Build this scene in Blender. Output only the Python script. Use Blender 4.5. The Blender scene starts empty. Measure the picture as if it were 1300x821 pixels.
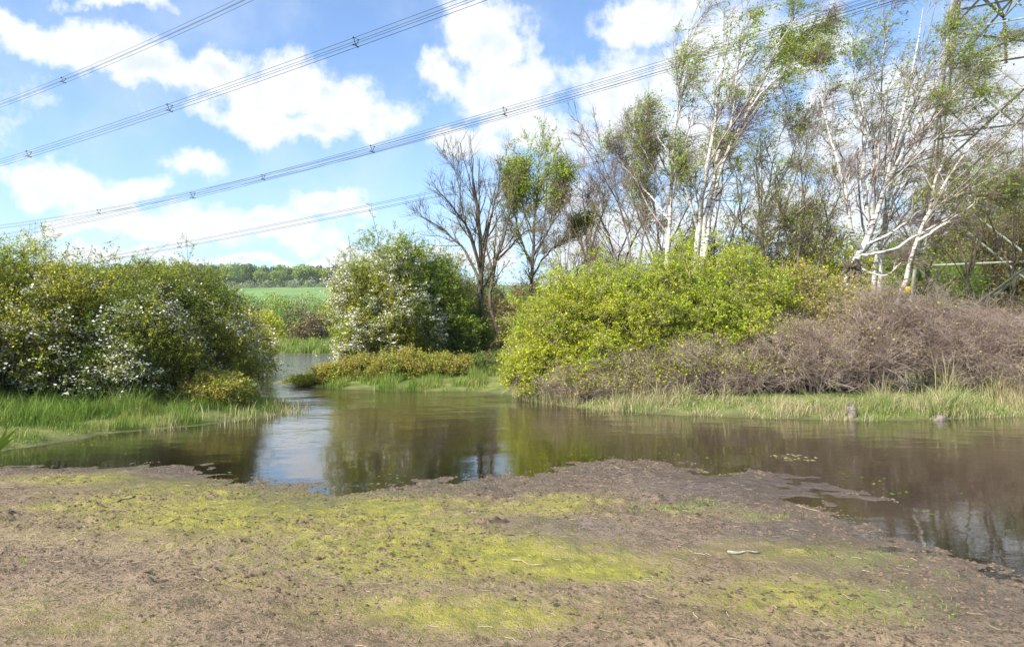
import bpy, math
import numpy as np
from mathutils import Vector
R = math.radians
S = bpy.context.scene
col = S.collection
rng = np.random.default_rng(11)

# ------------------------------------------------------------------ camera
F = 940.0; CAMZ = 1.7; HOR = 425.0; PCY = 365.5
PITCH = math.atan((HOR-PCY)/F)
cd = bpy.data.cameras.new('camera'); cam = bpy.data.objects.new('camera', cd); col.objects.link(cam)
cam.location = (0, 0, CAMZ); cam.rotation_euler = (math.pi/2+PITCH, 0, 0)
cd.sensor_width = 36; cd.lens = F/1300*36; cd.shift_y = -(410.5-PCY)/1300
cd.clip_start = 0.05; cd.clip_end = 20000
S.camera = cam

def ray(px, py):
    vx = (px-650)/F; vy = (PCY-py)/F
    c, s = math.cos(PITCH), math.sin(PITCH)
    return np.array([vx, c-vy*s, s+vy*c])
def G(px, py, z=0.0):
    d = ray(px, py); t = (z-CAMZ)/d[2]
    return np.array([d[0]*t, d[1]*t])
def P(px, py, Y):
    d = ray(px, py); t = Y/d[1]
    return np.array([d[0]*t, Y, CAMZ+d[2]*t])
def unproj(x, y, z):
    c, s = math.cos(PITCH), math.sin(PITCH)
    dz = z-CAMZ
    dep = np.maximum(y*c+dz*s, 0.05)
    return 650+F*x/dep, PCY-F*(-y*s+dz*c)/dep

# ------------------------------------------------------------------ sun + sky
SUN_EL = R(43); SUN_FROM = (-0.76, -0.65)
sd_ = bpy.data.lights.new('sun', 'SUN'); so = bpy.data.objects.new('sun', sd_); col.objects.link(so)
sd_.energy = 5.0; sd_.angle = R(0.53); sd_.color = (1.0, 0.95, 0.86)
l = math.hypot(*SUN_FROM); sx, sy = SUN_FROM[0]/l*math.cos(SUN_EL), SUN_FROM[1]/l*math.cos(SUN_EL)
so.rotation_euler = Vector((sx, sy, math.sin(SUN_EL))).to_track_quat('Z', 'Y').to_euler()
S.view_settings.view_transform = 'Standard'; S.view_settings.look = 'None'
S.view_settings.exposure = 0.85; S.view_settings.gamma = 1

class NT:
    def __init__(s, tree): s.t = tree; s.n = tree.nodes; s.l = tree.links
    def set(s, sock, v):
        if isinstance(v, bpy.types.NodeSocket): s.l.new(v, sock)
        elif v is not None: sock.default_value = v
    def node(s, typ, ins=None, **kw):
        n = s.n.new(typ)
        for k, v in kw.items(): setattr(n, k, v)
        for k, v in (ins or {}).items(): s.set(n.inputs[k], v)
        return n
    def math(s, op, a, b=None, c=None, clamp=False):
        n = s.n.new('ShaderNodeMath'); n.operation = op; n.use_clamp = clamp
        s.set(n.inputs[0], a)
        if b is not None: s.set(n.inputs[1], b)
        if c is not None: s.set(n.inputs[2], c)
        return n.outputs[0]
    def vmath(s, op, a, b=None):
        n = s.n.new('ShaderNodeVectorMath'); n.operation = op
        s.set(n.inputs[0], a)
        if b is not None: s.set(n.inputs[1], b)
        return n.outputs['Value'] if op in ('LENGTH', 'DOT_PRODUCT') else n.outputs[0]
    def mix(s, f, a, b):
        n = s.n.new('ShaderNodeMix'); n.data_type = 'RGBA'
        s.set(n.inputs[0], f); s.set(n.inputs[6], a); s.set(n.inputs[7], b)
        return n.outputs[2]
    def noise(s, vec, scale, detail=4, rough=0.55, dist=0.0):
        n = s.node('ShaderNodeTexNoise', {'Scale': scale, 'Detail': detail, 'Roughness': rough, 'Distortion': dist})
        if vec is not None: s.l.new(vec, n.inputs['Vector'])
        return n.outputs[0]
    def step(s, v, a, b):
        n = s.node('ShaderNodeMapRange', {0: v, 1: a, 2: b, 3: 0.0, 4: 1.0}, interpolation_type='SMOOTHSTEP')
        return n.outputs[0]
def c4(c): return (c[0], c[1], c[2], 1.0)

W = bpy.data.worlds.new('World'); S.world = W; W.use_nodes = True
w = NT(W.node_tree); w.n.clear()
sky = w.node('ShaderNodeTexSky', sky_type='NISHITA', sun_disc=False, sun_elevation=SUN_EL,
             sun_rotation=math.atan2(sx, sy), air_density=1.0, dust_density=0.6, ozone_density=1.6)
SKYS = 0.13
tc = w.node('ShaderNodeTexCoord').outputs['Generated']
sp = w.node('ShaderNodeSeparateXYZ', {0: tc})
az = w.math('ARCTAN2', sp.outputs[0], sp.outputs[1])
el = w.math('ARCSINE', sp.outputs[2])
uv = w.node('ShaderNodeCombineXYZ', {0: az, 1: el, 2: 0.0}).outputs[0]
nz1 = w.node('ShaderNodeTexNoise', {'Vector': uv, 'Scale': 7.0, 'Detail': 7.0, 'Roughness': 0.58}, noise_dimensions='2D')
nz2 = w.node('ShaderNodeTexNoise', {'Vector': uv, 'Scale': 22.0, 'Detail': 6.0, 'Roughness': 0.6}, noise_dimensions='2D')
wob = w.vmath('SCALE', w.vmath('SUBTRACT', nz1.outputs['Color'], (0.5, 0.5, 0.5)))
wob.node.inputs['Scale'].default_value = 0.10
uvw = w.vmath('ADD', uv, wob)
clouds = [(50,42,125,30),(120,58,90,26),(230,92,80,30),(330,118,90,36),(480,140,60,28),(120,68,95,30),(200,85,95,32),(275,98,80,36),(370,112,75,42),(320,152,95,30),(440,128,75,34),(400,155,60,26),
 (150,3,75,13),(625,45,75,58),(560,95,45,34),(640,110,95,50),(690,165,110,55),(590,178,70,24),(770,120,90,70),
 (810,28,95,50),(900,70,110,70),(1000,60,90,50),(1120,150,140,90),(1220,230,130,90),(1050,290,160,60),(870,180,90,60),(1290,110,100,70),
 (55,232,85,27),(140,255,50,16),(243,212,42,28),(175,232,40,20),(270,285,170,26),(425,270,62,26),(350,300,100,20),(110,285,70,12),
 (300,330,260,13),(560,330,160,14),(800,300,200,60),(-150,120,140,60),(1450,200,160,120), (700,250,60,40)]
def azel(px, py):
    d = ray(px, py); d = d/np.linalg.norm(d)
    return math.atan2(d[0], d[1]), math.asin(d[2])
dens = None
for (px, py, rx, ry) in clouds:
    a, e = azel(px, py)
    v = w.vmath('MULTIPLY', w.vmath('SUBTRACT', uvw, (a, e, 0)), (F/rx*1.02, F/ry*1.02, 0))
    q = w.math('SUBTRACT', 1.0, w.vmath('LENGTH', v))
    dens = q if dens is None else w.math('SMOOTH_MAX', dens, q, 0.12)
# broken cloud overhead and behind the viewer as well
gen = w.math('SUBTRACT', w.node('ShaderNodeTexNoise', {'Vector': tc, 'Scale': 2.2, 'Detail': 6.0, 'Roughness': 0.55}).outputs[0], 0.50)
away = w.math('MAXIMUM', w.step(el, 0.46, 0.6), w.step(w.math('ABSOLUTE', az), 0.85, 1.1))
gen = w.math('ADD', w.math('MULTIPLY', gen, 3.0), w.math('SUBTRACT', w.math('MULTIPLY', away, 1.5), 1.5))
dens = w.math('MAXIMUM', dens, gen)
f1 = w.math('MULTIPLY', w.math('SUBTRACT', nz2.outputs[0], 0.5), 1.5)
f0 = w.math('MULTIPLY', w.math('SUBTRACT', nz1.outputs[0], 0.5), 1.2)
dd = w.math('ADD', w.math('ADD', dens, f1), f0)
mask = w.step(dd, -0.10, 0.62)
thin = w.math('MULTIPLY', w.step(nz1.outputs[0], 0.35, 0.75), 0.22)
mask = w.math('MAXIMUM', mask, thin)
hz = w.math('MULTIPLY', w.step(el, 0.26, -0.02), 0.5)
# the thick parts of a cloud are a little greyer than its thin bright rims
thick = w.step(dd, 0.35, 1.2)
n3 = w.node('ShaderNodeTexNoise', {'Vector': uvw, 'Scale': 16.0, 'Detail': 5.0, 'Roughness': 0.55}, noise_dimensions='2D')
shade = w.math('MULTIPLY', thick, w.step(n3.outputs[0], 0.36, 0.64))
ccol = w.mix(w.math('MULTIPLY', shade, 0.75), (0.62, 0.64, 0.66, 1), (0.42, 0.475, 0.55, 1))
skyc = w.node('ShaderNodeVectorMath', {0: sky.outputs[0]}, operation='SCALE'); skyc.inputs['Scale'].default_value = SKYS
skyt = w.mix(hz, w.vmath('MULTIPLY', skyc.outputs[0], (0.90, 1.0, 1.12)), (0.36, 0.51, 0.72, 1))
fin = w.mix(w.math('MULTIPLY', mask, 0.96), skyt, ccol)
fin10 = w.node('ShaderNodeVectorMath', {0: fin}, operation='SCALE'); fin10.inputs['Scale'].default_value = 10.0
bg = w.node('ShaderNodeBackground', {'Color': fin10.outputs[0], 'Strength': 0.1})
wo = w.node('ShaderNodeOutputWorld', {'Surface': bg.outputs[0]})
W.cycles.sampling_method = 'MANUAL'; W.cycles.sample_map_resolution = 512

# ------------------------------------------------------------------ tags
def tag(o, label=None, cat=None, group=None, kind=None):
    if label: o['label'] = label
    if cat: o['category'] = cat
    if group: o['group'] = group
    if kind: o['kind'] = kind
    return o
def empty(name, loc):
    o = bpy.data.objects.new(name, None); col.objects.link(o); o.location = [float(v) for v in loc]
    o.empty_display_size = 0.2
    return o
def copy_tree(root, loc, rz=0, sc=1.0, label=None):
    r = root.copy(); col.objects.link(r); r.location = [float(v) for v in loc]
    r.rotation_euler = (0, 0, rz); r.scale = (sc, sc, sc) if np.isscalar(sc) else sc
    if label: r['label'] = label
    for ch in root.children:
        c = ch.copy(); col.objects.link(c); c.parent = r
    return r

# ------------------------------------------------------------------ mesh from numpy
def np_mesh(name, V, faces, mat, parent=None, smooth=False, fattr=None, vattr=None, mats=None, fmat=None):
    """faces: list of int arrays (M,k)"""
    me = bpy.data.meshes.new(name)
    V = np.ascontiguousarray(V, dtype=np.float32)
    me.vertices.add(len(V)); me.vertices.foreach_set('co', V.ravel())
    loops = np.concatenate([f.ravel() for f in faces]).astype(np.int32)
    tot = np.concatenate([np.full(len(f), f.shape[1], np.int32) for f in faces])
    st = np.concatenate([[0], np.cumsum(tot)[:-1]]).astype(np.int32)
    me.loops.add(len(loops)); me.loops.foreach_set('vertex_index', loops)
    me.polygons.add(len(tot)); me.polygons.foreach_set('loop_start', st); me.polygons.foreach_set('loop_total', tot)
    if smooth: me.polygons.foreach_set('use_smooth', np.ones(len(tot), bool))
    for d_, dom in ((fattr, 'FACE'), (vattr, 'POINT')):
        for k, v in (d_ or {}).items():
            a = me.attributes.new(k, 'FLOAT', dom); a.data.foreach_set('value', np.ascontiguousarray(v, dtype=np.float32))
    me.update(calc_edges=True)
    if mats:
        for m in mats: me.materials.append(m)
        me.polygons.foreach_set('material_index', fmat.astype(np.int32))
    else: me.materials.append(mat)
    o = bpy.data.objects.new(name, me); col.objects.link(o)
    if parent is not None: o.parent = parent
    return o

# ------------------------------------------------------------------ noise on the CPU
class VN:
    def __init__(s, seed):
        s.g = np.random.default_rng(seed).random((256, 256))
    def __call__(s, x, y):
        xi = np.floor(x).astype(int); yi = np.floor(y).astype(int)
        fx = x-xi; fy = y-yi; fx = fx*fx*(3-2*fx); fy = fy*fy*(3-2*fy)
        g = s.g; a = g[xi & 255, yi & 255]; b = g[(xi+1) & 255, yi & 255]
        c = g[xi & 255, (yi+1) & 255]; d = g[(xi+1) & 255, (yi+1) & 255]
        return (a*(1-fx)+b*fx)*(1-fy)+(c*(1-fx)+d*fx)*fy - 0.5
vn = VN(3)
def fbm(x, y, sc, oct=4, ro=0.5):
    r = 0; a = 1.0
    for k in range(oct):
        r = r+a*vn(x*sc+17.3*k, y*sc-9.1*k); sc *= 2.03; a *= ro
    return r

# ------------------------------------------------------------------ land and water
g = lambda *pts: [tuple(G(*p)) for p in pts]
FG = [(-80, 9.8), (-14, 9.6)] + g((0,588),(60,590),(120,588),(200,588),(245,590),(262,600),(300,606),(400,611),(440,622),(540,613),(640,606),
     (700,600),(722,590),(790,583),(850,587),(900,600),(925,596),(980,599),(1060,611),(1128,627),(1100,632),(1030,621),(1000,626),(1012,643),
     (1060,658),(1110,678),(1180,703),(1250,727),(1330,765),(1500,850)) + [(6, 1.5), (14, 0), (40, -5), (90, -8), (90, -60), (-80, -60)]
LB = [(-90, 11.8), (-14, 11.2)] + g((0,573),(40,567),(110,556),(130,551),(250,541),(330,531),(372,523),(378,516),(340,511),(330,500),(326,484),(300,468)) + [(-40, 45), (-90, 50)]
RB = g((346,486),(366,489),(420,493),(500,496),(600,497),(645,500),(680,510),(740,518),(850,526),(1000,531),(1100,534),(1300,528),(1600,524)) + \
     [(90, 12), (1500, 12), (1500, 400), (-11, 400), (-11, 62)] + g((478,462),(430,471),(380,478),(356,483))
FAR = [(-1500, 80), (-60, 74)] + g((300,449.5),(330,448.5),(430,449),(490,450)) + [(1500, 66), (3500, 4000), (-3500, 4000)]
def sdist(x, y, poly):
    p = np.array(poly, float); q = np.roll(p, -1, 0)
    d = np.full(x.shape, 1e9); ins = np.zeros(x.shape, bool)
    for a, b in zip(p, q):
        e = b-a; L2 = e@e
        t = np.clip(((x-a[0])*e[0]+(y-a[1])*e[1])/L2, 0, 1)
        d = np.minimum(d, np.hypot(x-a[0]-t*e[0], y-a[1]-t*e[1]))
        c = ((a[1] > y) != (b[1] > y))
        if abs(e[1]) > 1e-12: ins ^= c & (x < a[0]+(y-a[1])*e[0]/e[1])
    return np.where(ins, d, -d)
def hill(x, y):
    yy = np.maximum(y-85-0.02*np.abs(x), 0)
    z = 6*(1-np.exp(-yy/90.)) + 9.*np.clip((y-180)/150, 0, 1) + 15*np.clip((y-330)/120, 0, 1) + 9*np.clip((y-450)/200, 0, 1)
    z = z + np.clip((y-170)/300, 0, 1)*6*vn(x*0.006+4.2, y*0.004+1.7)
    return z
def terrain(x, y):
    a = sdist(x, y, FG); b = sdist(x, y, LB); c = sdist(x, y, RB); d = sdist(x, y, FAR)
    n = fbm(x, y, 0.9, 3)
    n2 = fbm(x, y, 5.0, 3)
    a_ = a+0.5*n; 
    za = np.where(a_ > 0, 0.16*(1-np.exp(-a_/3.2)), np.maximum(0.035*a_, -0.5))
    b_ = b+0.25*n; zb = np.where(b_ > 0, 0.42*(1-np.exp(-b_/1.6)), np.maximum(0.09*b_, -0.6))
    c_ = c+0.25*n; zc = np.where(c_ > 0, 0.45*(1-np.exp(-c_/1.6)), np.maximum(0.12*c_, -0.6))
    d_ = d; zd = np.where(d_ > 0, 0.8*(1-np.exp(-d_/6.)), np.maximum(0.15*d_, -0.6))
    z = np.maximum.reduce([za, zb, zc, zd])
    near = np.clip(1.3-np.hypot(x, y)/30, 0, 1)
    z = z + near*((0.012+0.012*np.exp(-(a/.8)**2))*n2 + 0.020*fbm(x, y, 2.1, 2)*np.clip(a*0.6+0.3, 0, 1))
    # trodden, cloddy mud
    m = np.clip(a*0.8, 0, 1)*near
    cl = fbm(x+50, y, 9.0, 3)
    z = z + m*0.075*np.maximum(cl-0.12, 0)*(0.6+1.5*np.clip(fbm(x, y+80, 0.7, 2)+.15, 0, 1))
    z = z + m*0.016*np.maximum(fbm(x, y+20, 15.0, 2), -.1)
    z = z + np.clip(np.maximum(b, c), 0, 1)*0.05*fbm(x, y, 1.2, 2)
    return z + np.where(d > 0, hill(x, y), 0)*np.clip(d/10, 0, 1), (a, b, c, d)
def axis(lo, hi, d0, rate, mn, mx):
    v = list(np.arange(lo, hi, d0)); s = d0
    while v[-1] < mx: s *= rate; v.append(v[-1]+s)
    s = d0; pre = []; x = lo
    while x > mn: s *= rate; x -= s; pre.append(x)
    return np.array(pre[::-1]+v)
gx = axis(-7.5, 8.5, 0.035, 1.045, -3000, 3000); gy = axis(3.4, 10.5, 0.028, 1.035, -60, 3600)
X, Yg = np.meshgrid(gx, gy); Z, (da, db, dc, dfar) = terrain(X.ravel(), Yg.ravel())
xs, ys = X.ravel(), Yg.ravel()
nx, ny = len(gx), len(gy)
idx = np.arange(nx*ny).reshape(ny, nx)
quads = np.stack([idx[:-1, :-1], idx[:-1, 1:], idx[1:, 1:], idx[1:, :-1]], -1).reshape(-1, 4)
PX, PY = unproj(xs, ys, Z)
def blobs(PX, PY, L):
    r = np.zeros_like(PX)
    for (cx, cy, rx, ry, s) in L: r = np.maximum(r, s*np.exp(-(((PX-cx)/rx)**2+((PY-cy)/ry)**2)))
    return r
moss = blobs(PX, PY, [(350,648,340,40,.85),(600,712,320,34,.75),(1000,700,200,20,.5),(120,608,130,10,.75),(380,640,230,24,1.0),(520,690,230,30,.75),(560,640,150,18,.7),(300,658,120,18,1.0),(470,655,120,28,.95),(700,640,120,22,.6),(620,705,130,25,1.0),(720,725,160,18,.8),
                      (250,618,140,14,.85),(60,645,80,12,.5),(860,700,110,12,.45),(1020,700,120,20,.5),(330,740,130,20,.5),(560,780,300,40,.6),(1000,760,200,40,.6),(100,790,150,40,.4)])*(da > -0.1)
shoot = blobs(PX, PY, [(880,645,110,13,.9),(960,655,60,10,.9),(1090,710,85,22,1.0),(1040,698,60,10,.7),(30,706,40,14,.6),(700,625,60,8,.3),(1130,760,120,40,.9),(900,740,150,20,.4),(80,690,60,8,.3)])*(da > 0.1)
dark = blobs(PX, PY, [(640,620,420,22,.8),(980,612,250,30,1.),(150,595,200,9,.6),(700,670,150,26,.8),(880,625,160,22,.9),(820,690,110,18,.7),(1000,675,110,18,.9),(350,705,90,14,.5),(420,725,60,10,.7),(600,660,60,14,.7),(1040,612,120,10,.8),(800,600,90,15,.8)])
grass = np.clip(np.maximum(np.maximum(db, dc)*1.6+0.6, dfar*0.5), 0, 1)
# the arable field on the hillside
field = ((ys > 330) & (ys < 455+18*np.sin(xs*0.01)))*1.0
ground = np_mesh('ground', np.stack([xs, ys, Z], 1), [quads], None, smooth=True, mats=None,
                 vattr={'moss': moss, 'shoot': shoot, 'dark': dark, 'grass': grass, 'field': field}) if False else None

# ------------------------------------------------------------------ materials
def newmat(name):
    m = bpy.data.materials.new(name); m.use_nodes = True; t = NT(m.node_tree); t.n.clear()
    out = t.node('ShaderNodeOutputMaterial'); return m, t, out
def leafmat(name, c1, c2, c3=None, trans=0.35, rough=0.5, scale=1.2):
    m, t, out = newmat(name)
    r = t.node('ShaderNodeAttribute', attribute_name='rnd').outputs['Fac']
    pos = t.node('ShaderNodeNewGeometry').outputs['Position']
    nz = t.noise(pos, scale, 3)
    base = t.mix(r, c4(c1), c4(c2))
    if c3 is not None: base = t.mix(t.step(nz, 0.42, 0.62), base, t.mix(r, c4(c3), c4(c2)))
    val = t.math('ADD', t.math('MULTIPLY', t.math('FRACT', t.math('MULTIPLY', r, 7.13)), 0.7), 0.65)
    base = t.vmath('SCALE', base); base.node.inputs['Scale'].default_value = 1; t.l.new(val, base.node.inputs['Scale'])
    p = t.node('ShaderNodeBsdfPrincipled', {'Base Color': base, 'Roughness': rough, 'Specular IOR Level': 0.12})
    tr = t.node('ShaderNodeBsdfTranslucent', {'Color': base})
    mx = t.node('ShaderNodeMixShader', {0: trans, 1: p.outputs[0], 2: tr.outputs[0]})
    t.l.new(mx.outputs[0], out.inputs[0]); return m
def barkmat(name, c1, c2, scale=8, c3=None, stretch=0.25):
    m, t, out = newmat(name)
    pos = t.node('ShaderNodeTexCoord').outputs['Object']
    v = t.vmath('MULTIPLY', pos, (1, 1, stretch))
    nz = t.noise(v, scale, 5, 0.65)
    base = t.mix(t.step(nz, 0.35, 0.65), c4(c1), c4(c2))
    if c3 is not None: base = t.mix(t.step(t.noise(pos, 2.6, 4), 0.5, 0.68), base, c4(c3))
    bp = t.node('ShaderNodeBump', {'Height': nz, 'Strength': 0.5, 'Distance': 0.03})
    p = t.node('ShaderNodeBsdfPrincipled', {'Base Color': base, 'Roughness': 0.9, 'Specular IOR Level': 0.08, 'Normal': bp.outputs[0]})
    t.l.new(p.outputs[0], out.inputs[0]); return m
M = {}
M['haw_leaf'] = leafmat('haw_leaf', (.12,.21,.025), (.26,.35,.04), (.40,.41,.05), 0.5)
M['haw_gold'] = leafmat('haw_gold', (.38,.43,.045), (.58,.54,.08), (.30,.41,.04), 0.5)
M['blossom'] = leafmat('blossom', (.60,.60,.50), (.78,.76,.68), None, 0.25)
M['haw_green'] = leafmat('haw_green', (.24,.36,.04), (.38,.48,.07), (.34,.42,.06), 0.5)
M['green_leaf'] = leafmat('green_leaf', (.13,.26,.025), (.25,.40,.045), (.19,.34,.03), 0.45)
M['dark_leaf'] = leafmat('dark_leaf', (.08,.16,.03), (.17,.27,.04), (.24,.28,.05), 0.4)
M['lime_leaf'] = leafmat('lime_leaf', (.40,.50,.025), (.64,.64,.045), (.26,.40,.025), 0.5)
M['lime_fresh'] = leafmat('lime_fresh', (.30,.44,.025), (.50,.58,.04), (.40,.48,.04), 0.5)
M['lime_brown'] = leafmat('lime_brown', (.38,.37,.06), (.48,.41,.09), (.32,.28,.09), 0.4)
M['olive_leaf'] = leafmat('olive_leaf', (.22,.24,.06), (.36,.33,.10), (.27,.21,.09), 0.4)
M['birch_leaf'] = leafmat('birch_leaf', (.26,.42,.04), (.44,.56,.08), (.38,.42,.08), 0.6)
M['pop_leaf'] = leafmat('pop_leaf', (.34,.50,.05), (.50,.62,.09), (.54,.58,.09), 0.6)
M['bramble'] = leafmat('bramble', (.34,.42,.05), (.50,.50,.08), (.48,.36,.09), 0.45, scale=1.8)
M['nettle'] = leafmat('nettle', (.10,.20,.03), (.22,.31,.06), (.26,.27,.08), 0.4)
M['grass_lush'] = leafmat('grass_lush', (.13,.23,.04), (.27,.35,.07), (.36,.36,.13), 0.4, scale=1.2)
M['grass_straw'] = leafmat('grass_straw', (.34,.31,.15), (.50,.43,.25), (.17,.26,.05), 0.3, scale=1.6)
M['shoot'] = leafmat('shoot', (.16,.28,.03), (.30,.38,.05), None, 0.4)
M['far_leaf'] = leafmat('far_leaf', (.12,.20,.05), (.23,.31,.08), None, 0.35)
M['far_lime'] = leafmat('far_lime', (.26,.36,.07), (.37,.45,.10), None, 0.35)
M['far_blue'] = leafmat('far_blue', (.06,.105,.07), (.11,.16,.09), None, 0.25)
M['far_brown'] = leafmat('far_brown', (.17,.14,.07), (.24,.19,.10), None, 0.2)
M['far_pale'] = leafmat('far_pale', (.20,.26,.10), (.34,.37,.20), None, 0.25)
M['bark'] = barkmat('bark', (.07,.055,.04), (.15,.12,.09), 9, (.16,.15,.09))
M['bark_dark'] = barkmat('bark_dark', (.06,.05,.038), (.15,.125,.09), 9)
M['twig'] = barkmat('twig', (.13,.09,.065), (.24,.17,.13), 4)
M['twig_purple'] = barkmat('twig_purple', (.20,.14,.115), (.47,.37,.32), 2.0, (.30,.25,.17), 1)
M['twig_olive'] = barkmat('twig_olive', (.11,.085,.05), (.21,.17,.10), 3)
M['twig_yellow'] = barkmat('twig_yellow', (.22,.18,.07), (.33,.28,.12), 3)
M['twig_birch'] = barkmat('twig_birch', (.13,.09,.075), (.27,.21,.185), 4)
def birchmat():
    m, t, out = newmat('birch_bark')
    pos = t.node('ShaderNodeTexCoord').outputs['Object']
    a = t.noise(t.vmath('MULTIPLY', pos, (2.5, 2.5, 14)), 1.6, 4, 0.6)
    b = t.noise(pos, 1.7, 4)
    base = t.mix(t.step(b, 0.40, 0.62), (.70,.66,.60,1), (.46,.42,.37,1))
    base = t.mix(t.step(a, 0.525, 0.60), base, (.06,.05,.045,1))
    p = t.node('ShaderNodeBsdfPrincipled', {'Base Color': base, 'Roughness': 0.7, 'Specular IOR Level': 0.25})
    t.l.new(p.outputs[0], out.inputs[0]); return m
M['birch'] = birchmat()
M['birch_limb'] = barkmat('birch_limb', (.22,.18,.15), (.46,.41,.36), 5)
def plain(name, c, rough=0.7, metal=0.0, c2=None, scale=6):
    m, t, out = newmat(name)
    base = c4(c)
    if c2 is not None:
        base = t.mix(t.step(t.noise(t.node('ShaderNodeTexCoord').outputs['Object'], scale, 5), 0.4, 0.62), c4(c), c4(c2))
    p = t.node('ShaderNodeBsdfPrincipled', {'Base Color': base, 'Roughness': rough, 'Metallic': metal})
    t.l.new(p.outputs[0], out.inputs[0]); return m
M['steel'] = plain('galvanised_steel', (.30,.31,.28), 0.65, 0.1, (.20,.21,.13), 2.5)
M['wire'] = plain('wire', (.03,.035,.045), 0.6, 0.1)
M['ceramic'] = plain('ceramic', (.20,.12,.08), 0.25)
M['yellow'] = plain('sign_yellow', (.85,.55,.02), 0.5)
M['black'] = plain('sign_black', (.02,.02,.02), 0.5)
M['clod'] = plain('clod', (.17,.118,.075), 0.95, 0, (.055,.038,.026), 9)
M['pale_wood'] = plain('pale_wood', (.40,.36,.30), 0.85, 0, (.17,.14,.11), 9)
M['grey_wood'] = plain('grey_wood', (.20,.165,.135), 0.9, 0, (.08,.065,.05), 9)
M['straw'] = plain('straw', (.42,.34,.22), 0.8, 0, (.25,.19,.12), 5)

def groundmat():
    m, t, out = newmat('ground')
    geo = t.node('ShaderNodeNewGeometry'); pos = geo.outputs['Position']
    z = t.node('ShaderNodeSeparateXYZ', {0: pos}).outputs[2]
    at = lambda k: t.node('ShaderNodeAttribute', attribute_name=k).outputs['Fac']
    nf = t.noise(pos, 26, 5, 0.7); nm = t.noise(pos, 7, 5, 0.65); nl = t.noise(pos, 1.1, 5, 0.6); nff = t.noise(pos, 90, 3, 0.7)
    mud = t.mix(t.step(nm, 0.35, 0.68), (.255,.18,.108,1), (.13,.09,.056,1))
    mud = t.mix(t.step(nl, 0.38, 0.62), mud, (.28,.205,.125,1))
    dm = t.math('MULTIPLY', at('dark'), t.step(nl, 0.25, 0.5))
    mud = t.mix(dm, mud, t.mix(t.step(nm, .4, .6), (.17,.13,.115,1), (.085,.064,.056,1)))
    mud = t.mix(t.step(nf, 0.53, 0.58), mud, (.045,.034,.027,1))
    mud = t.mix(t.math('MULTIPLY', t.step(nff, 0.55, 0.62), 0.6), mud, (.40,.32,.23,1))
    # moss / algae film
    ms = t.math('ADD', t.math('MULTIPLY', at('moss'), 0.98), t.math('MULTIPLY', t.math('SUBTRACT', nl, 0.5), 1.1))
    ms = t.math('ADD', ms, t.math('MULTIPLY', t.math('SUBTRACT', nm, 0.5), 0.9))
    ms = t.math('ADD', ms, t.math('MULTIPLY', t.math('SUBTRACT', nf, 0.5), 1.7))
    mosscol = t.mix(t.step(nm, .35, .7), (.33,.31,.035,1), (.17,.17,.04,1))
    c = t.mix(t.math('MULTIPLY', t.step(ms, 0.12, 0.80), 0.9), mud, mosscol)
    sh = t.math('ADD', t.math('MULTIPLY', at('shoot'), 0.55), t.math('MULTIPLY', t.math('SUBTRACT', nf, 0.5), 1.6))
    c = t.mix(t.math('MULTIPLY', t.step(sh, 0.35, 0.6), 0.6), c, (.22,.30,.05,1))
    # wet margin
    wet = t.step(z, 0.075, 0.015)
    c = t.mix(t.math('MULTIPLY', wet, 0.8), c, t.mix(.6, c, (.06,.046,.036,1)))
    # grassy banks and the hillside
    gc = t.mix(t.step(t.noise(pos, 2.0, 5), .35, .65), (.09,.13,.03,1), (.19,.20,.06,1))
    c = t.mix(at('grass'), c, gc)
    fc = t.mix(t.step(t.noise(t.vmath('MULTIPLY', pos, (.4, 1, 1)), .06, 5, .7), .38, .62), (.085,.18,.045,1), (.16,.25,.07,1))
    c = t.mix(at('field'), c, fc)
    rough = t.math('SUBTRACT', 0.9, t.math('MULTIPLY', wet, 0.50))
    h = t.math('ADD', t.math('MULTIPLY', nf, 1.0), t.math('MULTIPLY', nm, 1.6)); h = t.math('ADD', h, t.math('MULTIPLY', nff, 0.35))
    bp = t.node('ShaderNodeBump', {'Height': h, 'Strength': 1.0, 'Distance': 0.03})
    p = t.node('ShaderNodeBsdfPrincipled', {'Base Color': c, 'Roughness': rough, 'Specular IOR Level': 0.3, 'Normal': bp.outputs[0]})
    t.l.new(p.outputs[0], out.inputs[0]); return m
ground = np_mesh('ground', np.stack([xs, ys, Z], 1), [quads], groundmat(), smooth=True,
                 vattr={'moss': moss, 'shoot': shoot, 'dark': dark, 'grass': grass, 'field': field})
tag(ground, kind='structure')

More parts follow.
